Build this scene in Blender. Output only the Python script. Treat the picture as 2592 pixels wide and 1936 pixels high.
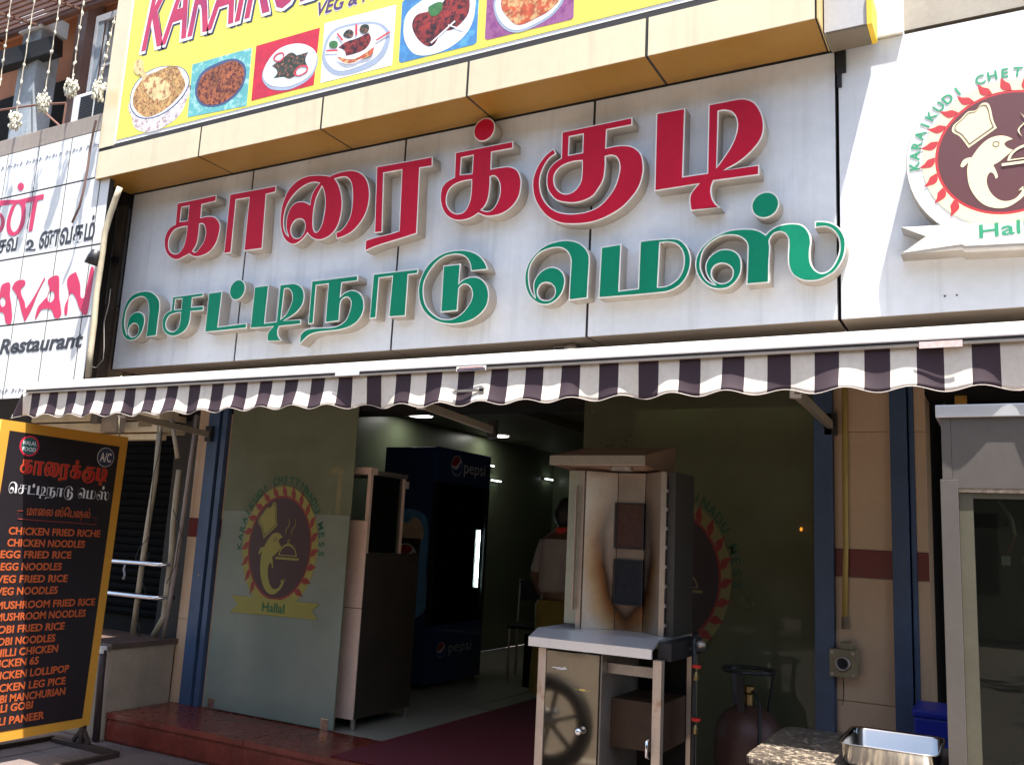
import bpy, bmesh, math, random
from mathutils import Vector, Matrix
random.seed(7)
R = math.radians
SC = bpy.context.scene
COL = SC.collection
for _o in list(bpy.data.objects):
    bpy.data.objects.remove(_o)

# ---------------------------------------------------------------- camera
cam_d = bpy.data.cameras.new('camera')
cam = bpy.data.objects.new('camera', cam_d)
COL.objects.link(cam)
cam_d.sensor_fit = 'HORIZONTAL'
cam_d.sensor_width = 36.0
cam_d.lens = 36.0 * 2284.94 / 2592.0
cam_d.clip_start = 0.05
cam_d.clip_end = 400
_yaw, _pitch, _roll = .508418, .1710315, .0508392
_f = Vector((-math.sin(_yaw)*math.cos(_pitch), math.cos(_yaw)*math.cos(_pitch), math.sin(_pitch)))
_r = Vector((math.cos(_yaw), math.sin(_yaw), 0))
_u = _r.cross(_f)
_r2 = math.cos(_roll)*_r + math.sin(_roll)*_u
_u2 = -math.sin(_roll)*_r + math.cos(_roll)*_u
_m = Matrix((_r2, _u2, -_f)).transposed().to_4x4()
_m.translation = Vector((5.54317, -4.12573, 1.38218))
cam.matrix_world = _m
SC.camera = cam

# ---------------------------------------------------------------- light
SUN_DIR = Vector((.242, -.155, 1.0)).normalized()          # towards the sun
world = bpy.data.worlds.new('World')
SC.world = world
world.use_nodes = True
_nt = world.node_tree
_bg = _nt.nodes['Background']
_sky = _nt.nodes.new('ShaderNodeTexSky')
_sky.sky_type = 'NISHITA'
_sky.sun_disc = False
_sky.sun_elevation = math.asin(SUN_DIR.z)
_sky.sun_rotation = math.atan2(SUN_DIR.x, SUN_DIR.y)
_sky.air_density = 1.3
_sky.dust_density = 2.5
_nt.links.new(_sky.outputs[0], _bg.inputs[0])
_bg.inputs[1].default_value = 0.105
sun_d = bpy.data.lights.new('sun', 'SUN')
sun_d.energy = 5.0
sun_d.angle = R(.53)
sun_d.color = (1.0, .955, .88)
sun = bpy.data.objects.new('sun', sun_d)
COL.objects.link(sun)
sun.rotation_euler = SUN_DIR.to_track_quat('Z', 'Y').to_euler()
SC.view_settings.view_transform = 'Standard'
SC.view_settings.look = 'None'
SC.view_settings.gamma = 1
SC.view_settings.use_curve_mapping = False
SC.view_settings.exposure = 1.84
SC.cycles.max_bounces = 10
SC.cycles.diffuse_bounces = 5
SC.cycles.glossy_bounces = 5
SC.cycles.transmission_bounces = 8
SC.cycles.transparent_max_bounces = 12
SC.cycles.caustics_reflective = False
SC.cycles.caustics_refractive = False
SC.cycles.use_denoising = True

# ---------------------------------------------------------------- materials
MATS = {}
def mat(name, col=(.5, .5, .5), rough=.5, metal=0., var=.08, vs=3., streak=0., bump=0., bs=80., spec=.5,
        col2=None, c2s=2., c2t=.55, emit=None, es=0., coat=0., rvar=0., aniso=None):
    if name in MATS:
        return MATS[name]
    m = bpy.data.materials.new(name)
    m.use_nodes = True
    nt = m.node_tree
    b = nt.nodes['Principled BSDF']
    L = nt.links.new
    geo = nt.nodes.new('ShaderNodeNewGeometry')
    c = nt.nodes.new('ShaderNodeRGB'); c.outputs[0].default_value = (*col, 1)
    out = c.outputs[0]
    def noise(scale, detail=5, mapping=None, rough_=.6):
        n = nt.nodes.new('ShaderNodeTexNoise')
        n.inputs['Scale'].default_value = scale
        n.inputs['Detail'].default_value = detail
        n.inputs['Roughness'].default_value = rough_
        if mapping:
            mp = nt.nodes.new('ShaderNodeMapping'); mp.inputs['Scale'].default_value = mapping
            L(geo.outputs['Position'], mp.inputs[0]); L(mp.outputs[0], n.inputs['Vector'])
        else:
            L(geo.outputs['Position'], n.inputs['Vector'])
        return n.outputs[0]
    def ramp(v, a, b_, ca=(0, 0, 0, 1), cb=(1, 1, 1, 1)):
        r = nt.nodes.new('ShaderNodeValToRGB')
        r.color_ramp.elements[0].position = a; r.color_ramp.elements[1].position = b_
        r.color_ramp.elements[0].color = ca; r.color_ramp.elements[1].color = cb
        L(v, r.inputs[0]); return r.outputs[0]
    def mix(fac, a, b_, mode='MIX'):
        x = nt.nodes.new('ShaderNodeMix'); x.data_type = 'RGBA'; x.blend_type = mode
        if isinstance(fac, float): x.inputs[0].default_value = fac
        else: L(fac, x.inputs[0])
        for i, s in ((6, a), (7, b_)):
            if isinstance(s, tuple): x.inputs[i].default_value = s
            else: L(s, x.inputs[i])
        return x.outputs[2]
    if col2:
        out = mix(ramp(noise(c2s, 6), c2t-.06, c2t+.06), out, (*col2, 1))
    if var:
        k0, k1 = 1-var, 1+var*.6
        out = mix(1.0, out, ramp(noise(vs, 6), .3, .7, (k0, k0, k0, 1), (k1, k1, k1, 1)), 'MULTIPLY')
        out = mix(1.0, out, ramp(noise(vs*14, 3), .3, .75, (1-var*.5,)*3+(1,), (1+var*.3,)*3+(1,)), 'MULTIPLY')
    if streak:
        s = ramp(noise(1.0, 6, (14, 14, .55)), .52, .80)
        k = nt.nodes.new('ShaderNodeMath'); k.operation = 'MULTIPLY'; k.inputs[1].default_value = streak
        L(s, k.inputs[0])
        out = mix(k.outputs[0], out, tuple(x*.45 for x in col)+(1,))
    L(out, b.inputs['Base Color'])
    b.inputs['Metallic'].default_value = metal
    b.inputs['Specular IOR Level'].default_value = spec
    if rvar:
        rr = nt.nodes.new('ShaderNodeMapRange')
        rr.inputs[3].default_value = max(0.02, rough-rvar); rr.inputs[4].default_value = rough+rvar
        L(noise(vs*3, 6), rr.inputs[0]); L(rr.outputs[0], b.inputs['Roughness'])
    else:
        b.inputs['Roughness'].default_value = rough
    if coat:
        b.inputs['Coat Weight'].default_value = coat
    if bump:
        bn = nt.nodes.new('ShaderNodeBump'); bn.inputs['Strength'].default_value = bump
        bn.inputs['Distance'].default_value = .01
        L(noise(bs, 4, aniso), bn.inputs['Height']); L(bn.outputs[0], b.inputs['Normal'])
    if emit:
        b.inputs['Emission Color'].default_value = (*emit, 1)
        b.inputs['Emission Strength'].default_value = es
    m.diffuse_color = (*col, 1)
    MATS[name] = m
    return m

def glass_mat(name, tint, refl=1.0, film=0., filmcol=(.2, .25, .22), rough=0.0, dirt=.04):
    """thin pane: transparent + sharp fresnel reflection, optionally a translucent film"""
    if name in MATS: return MATS[name]
    m = bpy.data.materials.new(name); m.use_nodes = True
    nt = m.node_tree; nt.nodes.clear(); L = nt.links.new
    o = nt.nodes.new('ShaderNodeOutputMaterial')
    t = nt.nodes.new('ShaderNodeBsdfTransparent'); t.inputs[0].default_value = (*tint, 1)
    g = nt.nodes.new('ShaderNodeBsdfGlossy'); g.inputs['Roughness'].default_value = rough
    g.inputs[0].default_value = (refl, refl, refl, 1)
    fr = nt.nodes.new('ShaderNodeFresnel'); fr.inputs[0].default_value = 1.5
    d = nt.nodes.new('ShaderNodeBsdfDiffuse'); d.inputs[0].default_value = (*filmcol, 1)
    tl = nt.nodes.new('ShaderNodeBsdfTranslucent'); tl.inputs[0].default_value = (*filmcol, 1)
    ad = nt.nodes.new('ShaderNodeMixShader'); ad.inputs[0].default_value = .4
    L(d.outputs[0], ad.inputs[1]); L(tl.outputs[0], ad.inputs[2])
    geo = nt.nodes.new('ShaderNodeNewGeometry')
    n = nt.nodes.new('ShaderNodeTexNoise'); n.inputs['Scale'].default_value = 3.5; n.inputs['Detail'].default_value = 6
    L(geo.outputs['Position'], n.inputs['Vector'])
    mr = nt.nodes.new('ShaderNodeMapRange'); mr.inputs[1].default_value = .3; mr.inputs[2].default_value = .75
    mr.inputs[3].default_value = film*.9+dirt*.3; mr.inputs[4].default_value = min(1, film*1.08+dirt)
    L(n.outputs[0], mr.inputs[0])
    m1 = nt.nodes.new('ShaderNodeMixShader'); L(mr.outputs[0], m1.inputs[0]); L(t.outputs[0], m1.inputs[1]); L(ad.outputs[0], m1.inputs[2])
    m2 = nt.nodes.new('ShaderNodeMixShader'); L(fr.outputs[0], m2.inputs[0]); L(m1.outputs[0], m2.inputs[1]); L(g.outputs[0], m2.inputs[2])
    L(m2.outputs[0], o.inputs[0])
    MATS[name] = m
    return m

# ---------------------------------------------------------------- object helpers
WL = {}
def reg(o, parent, wloc):
    COL.objects.link(o)
    WL[o.name] = Vector(wloc)
    if parent:
        o.parent = parent
        o.location = Vector(wloc) - WL[parent.name]
    else:
        o.location = wloc
    return o
def thing(name, label, cat, loc=(0, 0, 0), group=None):
    o = bpy.data.objects.new(name, None)
    o.empty_display_size = .1
    reg(o, None, loc)
    o['label'] = label; o['category'] = cat
    if group: o['group'] = group
    return o
def tag(o, label=None, cat=None, group=None, kind=None):
    if label: o['label'] = label
    if cat: o['category'] = cat
    if group: o['group'] = group
    if kind: o['kind'] = kind
    return o
def finish(name, me, m, parent, smooth=False):
    """me is in world coordinates: recentre and link"""
    if me.vertices:
        xs = [v.co for v in me.vertices]
        c = Vector([(min(v[i] for v in xs)+max(v[i] for v in xs))/2 for i in range(3)])
        c.z = min(v[2] for v in xs)
    else:
        c = Vector((0, 0, 0))
    me.transform(Matrix.Translation(-c))
    me.materials.clear()
    for mm in (m if isinstance(m, (list, tuple)) else [m]):
        me.materials.append(mm)
    if smooth:
        for p in me.polygons: p.use_smooth = True
    o = bpy.data.objects.new(name, me)
    return reg(o, parent, c)

class MB:
    def __init__(s): s.v = []; s.f = []; s.mi = []
    def add(s, vs, fs, mi=0):
        n = len(s.v); s.v += [tuple(v) for v in vs]; s.f += [tuple(i+n for i in f) for f in fs]; s.mi += [mi]*len(fs)
        return s
    def box(s, x0, x1, y0, y1, z0, z1, mi=0):
        vs = [(x, y, z) for x in (x0, x1) for y in (y0, y1) for z in (z0, z1)]
        return s.add(vs, [(0, 1, 3, 2), (4, 6, 7, 5), (0, 4, 5, 1), (2, 3, 7, 6), (0, 2, 6, 4), (1, 5, 7, 3)], mi)
    def obox(s, c, ax, ay, az, mi=0):
        c = Vector(c); ax = Vector(ax); ay = Vector(ay); az = Vector(az)
        vs = [c+ax*i+ay*j+az*k for i in (-1, 1) for j in (-1, 1) for k in (-1, 1)]
        return s.add(vs, [(0, 1, 3, 2), (4, 6, 7, 5), (0, 4, 5, 1), (2, 3, 7, 6), (0, 2, 6, 4), (1, 5, 7, 3)], mi)
    def beam(s, p0, p1, w, h, mi=0, up=(0, 0, 1)):
        p0 = Vector(p0); p1 = Vector(p1); d = (p1-p0); l = d.length; d.normalize()
        a = d.cross(Vector(up))
        if a.length < 1e-4: a = d.cross(Vector((1, 0, 0)))
        a.normalize(); b = a.cross(d)
        return s.obox((p0+p1)/2, d*l/2, a*w/2, b*h/2, mi)
    def prism(s, pts, fr, d0, d1, mi=0):
        """convex-ish polygon pts (u,v) on a frame, extruded d0..d1 along the normal"""
        o, ux, uy, n = fr
        k = len(pts)
        vs = [o+ux*p[0]+uy*p[1]+n*d for d in (d0, d1) for p in pts]
        fs = [tuple(range(k))[::-1], tuple(range(k, 2*k))]+[(i, (i+1) % k, k+(i+1) % k, k+i) for i in range(k)]
        return s.add(vs, fs, mi)
    def tube(s, path, r, n=10, mi=0, cap=True, closed=False):
        P = [Vector(p) for p in path]
        rr = r if isinstance(r, (list, tuple)) else [r]*len(P)
        k = len(P); base = len(s.v); up = None
        for i, p in enumerate(P):
            if closed: t = P[(i+1) % k]-P[i-1]
            else: t = P[min(i+1, k-1)]-P[max(i-1, 0)]
            if t.length < 1e-9: t = Vector((0, 0, 1))
            t.normalize()
            if up is None:
                up = Vector((0, 0, 1)) if abs(t.z) < .9 else Vector((1, 0, 0))
            a = t.cross(up); a.normalize(); b = a.cross(t); up = b
            for j in range(n):
                q = 2*math.pi*j/n
                s.v.append(tuple(p+(a*math.cos(q)+b*math.sin(q))*rr[i]))
        m_ = k if closed else k-1
        for i in range(m_):
            for j in range(n):
                i2 = (i+1) % k
                s.f.append((base+i*n+j, base+i*n+(j+1) % n, base+i2*n+(j+1) % n, base+i2*n+j)); s.mi.append(mi)
        if cap and not closed:
            s.f.append(tuple(base+j for j in range(n))[::-1]); s.mi.append(mi)
            s.f.append(tuple(base+(k-1)*n+j for j in range(n))); s.mi.append(mi)
        return s
    def lathe(s, c, prof, n=24, axis=(0, 0, 1), mi=0):
        """profile [(r,h)] round an axis"""
        c = Vector(c); ax = Vector(axis).normalized()
        a = ax.cross(Vector((0, 0, 1)) if abs(ax.z) < .9 else Vector((1, 0, 0))).normalized(); b = ax.cross(a)
        base = len(s.v)
        for r, h in prof:
            for j in range(n):
                q = 2*math.pi*j/n
                s.v.append(tuple(c+ax*h+(a*math.cos(q)+b*math.sin(q))*max(r, 1e-5)))
        for i in range(len(prof)-1):
            for j in range(n):
                s.f.append((base+i*n+j, base+i*n+(j+1) % n, base+(i+1)*n+(j+1) % n, base+(i+1)*n+j)); s.mi.append(mi)
        return s
    def ball(s, c, rx, ry, rz, n=10, m=7, mi=0, jit=0.):
        base = len(s.v)
        for i in range(m+1):
            t = math.pi*i/m
            for j in range(n):
                q = 2*math.pi*j/n; k = 1+random.uniform(-jit, jit)
                s.v.append((c[0]+rx*k*math.sin(t)*math.cos(q), c[1]+ry*k*math.sin(t)*math.sin(q), c[2]+rz*k*math.cos(t)))
        for i in range(m):
            for j in range(n):
                s.f.append((base+i*n+j, base+(i+1)*n+j, base+(i+1)*n+(j+1) % n, base+i*n+(j+1) % n)); s.mi.append(mi)
        return s
    def build(s, name, m, parent=None, smooth=False, bev=0.):
        me = bpy.data.meshes.new(name)
        me.from_pydata(s.v, [], s.f); me.update()
        bm = bmesh.new(); bm.from_mesh(me)
        for f, i in zip(bm.faces, s.mi): f.material_index = i
        bmesh.ops.remove_doubles(bm, verts=bm.verts, dist=1e-6)
        bmesh.ops.recalc_face_normals(bm, faces=bm.faces)
        if bev:
            es = [e for e in bm.edges if len(e.link_faces) == 2 and e.calc_face_angle(0) > .6]
            bmesh.ops.bevel(bm, geom=es, offset=bev, segments=2, affect='EDGES', clamp_overlap=True, profile=.7)
        bm.to_mesh(me); bm.free()
        mi = [p.material_index for p in me.polygons]
        o = finish(name, me, m, parent, smooth)
        if any(mi):
            for p, i in zip(me.polygons, mi): p.material_index = i
        return o
def box(name, m, parent, x0, x1, y0, y1, z0, z1, bev=0.):
    return MB().box(x0, x1, y0, y1, z0, z1).build(name, m, parent, bev=bev)
def cyl(name, m, parent, p0, p1, r, n=16):
    return MB().tube([p0, p1], r, n).build(name, m, parent, smooth=False)
def tube(name, m, parent, path, r, n=8):
    return MB().tube(path, r, n).build(name, m, parent, smooth=True)
def share(src, parent, d, name=None):
    """another object with the same mesh, shifted by d"""
    o = src.copy()
    COL.objects.link(o)
    w = WL[src.name]+Vector(d)
    WL[o.name] = w
    o.parent = parent
    o.location = w-(WL[parent.name] if parent else Vector((0, 0, 0)))
    return o
def YF(y): return (Vector((0, y, 0)), Vector((1, 0, 0)), Vector((0, 0, 1)), Vector((0, -1, 0)))   # faces the street
def XF(x): return (Vector((x, 0, 0)), Vector((0, 1, 0)), Vector((0, 0, 1)), Vector((1, 0, 0)))    # faces +x
def smooth_pts(pts, sub=5):
    """pts [(u,v[,corner])] closed; Catmull-Rom between corners"""
    n = len(pts); out = []
    P = [Vector((p[0], p[1])) for p in pts]; K = [len(p) > 2 and p[2] for p in pts]
    for i in range(n):
        p1, p2 = P[i], P[(i+1) % n]
        k1, k2 = K[i], K[(i+1) % n]
        out.append(p1)
        if k1 and k2: continue
        p0 = P[i-1]; p3 = P[(i+2) % n]
        l = (p2-p1).length
        def tan(a, b, c):
            d = c-a
            return d.normalized()*l if d.length > 1e-9 else Vector((0, 0))
        t1 = tan(p0, p1, p2) if not k1 else None
        t2 = tan(p1, p2, p3) if not k2 else None
        if t1 is None: t1 = (p2-p1)*1.5-t2*.5
        if t2 is None: t2 = (p2-p1)*1.5-t1*.5
        for j in range(1, sub):
            t = j/sub; a = 2*t**3-3*t*t+1; b = t**3-2*t*t+t; c = -2*t**3+3*t*t; d = t**3-t*t
            out.append(p1*a+t1*b+p2*c+t2*d)
    return out
def area(p): return sum(p[i].x*p[(i+1) % len(p)].y-p[(i+1) % len(p)].x*p[i].y for i in range(len(p)))/2
def inset(p, d):
    n = len(p); out = []
    for i in range(n):
        a = (p[i]-p[i-1]); b = (p[(i+1) % n]-p[i])
        if a.length < 1e-7 or b.length < 1e-7: out.append(p[i].copy()); continue
        a.normalize(); b.normalize()
        na = Vector((-a.y, a.x)); nb = Vector((-b.y, b.x)); m_ = na+nb
        if m_.length < 1e-4: out.append(p[i]+na*d); continue
        m_.normalize(); k = min(1/max(m_.dot(na), .3), 2.2)
        out.append(p[i]+m_*d*k)
    return out
def filled(polys, fr, d0, d1):
    """mesh of a filled 2D shape with holes (polys: outer first), thickness d0..d1 above the frame plane"""
    cu = bpy.data.curves.new('t', 'CURVE'); cu.dimensions = '2D'; cu.fill_mode = 'BOTH'
    for p in polys:
        sp = cu.splines.new('POLY'); sp.points.add(len(p)-1); sp.use_cyclic_u = True
        for i, q in enumerate(p): sp.points[i].co = (q[0], q[1], 0, 1)
    cu.extrude = max((d1-d0)/2, 1e-5)
    ob = bpy.data.objects.new('t', cu)
    me = bpy.data.meshes.new_from_object(ob)
    bpy.data.objects.remove(ob); bpy.data.curves.remove(cu)
    o, ux, uy, n = fr
    M = Matrix((ux, uy, n)).transposed().to_4x4(); M.translation = o+n*(d0+d1)/2
    me.transform(M)
    return me
def shape(name, m, parent, polys, fr, d0, d1, sm=True, ins=0., sub=5):
    ps = []
    for i, p in enumerate(polys):
        q = smooth_pts(p, sub) if sm else [Vector((a[0], a[1])) for a in p]
        if (area(q) > 0) == (i > 0): q.reverse()       # outer CCW, holes CW
        if ins: q = inset(q, ins)
        ps.append(q)
    return finish(name, filled(ps, fr, d0, d1), m, parent)
def circle(cx, cy, r, n=40, ry=None): return [(cx+r*math.cos(2*math.pi*i/n), cy+(ry or r)*math.sin(2*math.pi*i/n)) for i in range(n)]
def text_mesh(body, bold=0., shear=0., sub=3):
    cu = bpy.data.curves.new('t', 'FONT'); cu.body = body; cu.size = 1; cu.offset = bold; cu.shear = shear
    cu.resolution_u = sub; cu.extrude = .01
    ob = bpy.data.objects.new('t', cu)
    me = bpy.data.meshes.new_from_object(ob)
    bpy.data.objects.remove(ob); bpy.data.curves.remove(cu)
    return me
def text(name, m, parent, body, fr, u0, u1, v0, v1, d0=0., d1=.001, bold=.02, shear=0., rise=0., fullh=False):
    """text fitted to the rectangle u0..u1 x baseline v0 .. cap top v1 (fullh: whole bounding box); rise = dv/du"""
    me = text_mesh(body, bold, shear)
    xs = [v.co.x for v in me.vertices]; ys = [v.co.y for v in me.vertices]
    x0, x1 = min(xs), max(xs); y0, y1 = min(ys), max(ys)
    if not fullh: y0, y1 = 0, .71+bold
    o, ux, uy, n = fr
    for v in me.vertices:
        a = u0+(v.co.x-x0)/(x1-x0)*(u1-u0); b = v0+(v.co.y-y0)/(y1-y0)*(v1-v0)+(a-u0)*rise
        v.co = o+ux*a+uy*b+n*(d1 if v.co.z > 0 else d0)
    return finish(name, me, m, parent)
def pts(s):
    return [tuple(float(a) for a in q.split(',')) for q in s.split()]

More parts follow.
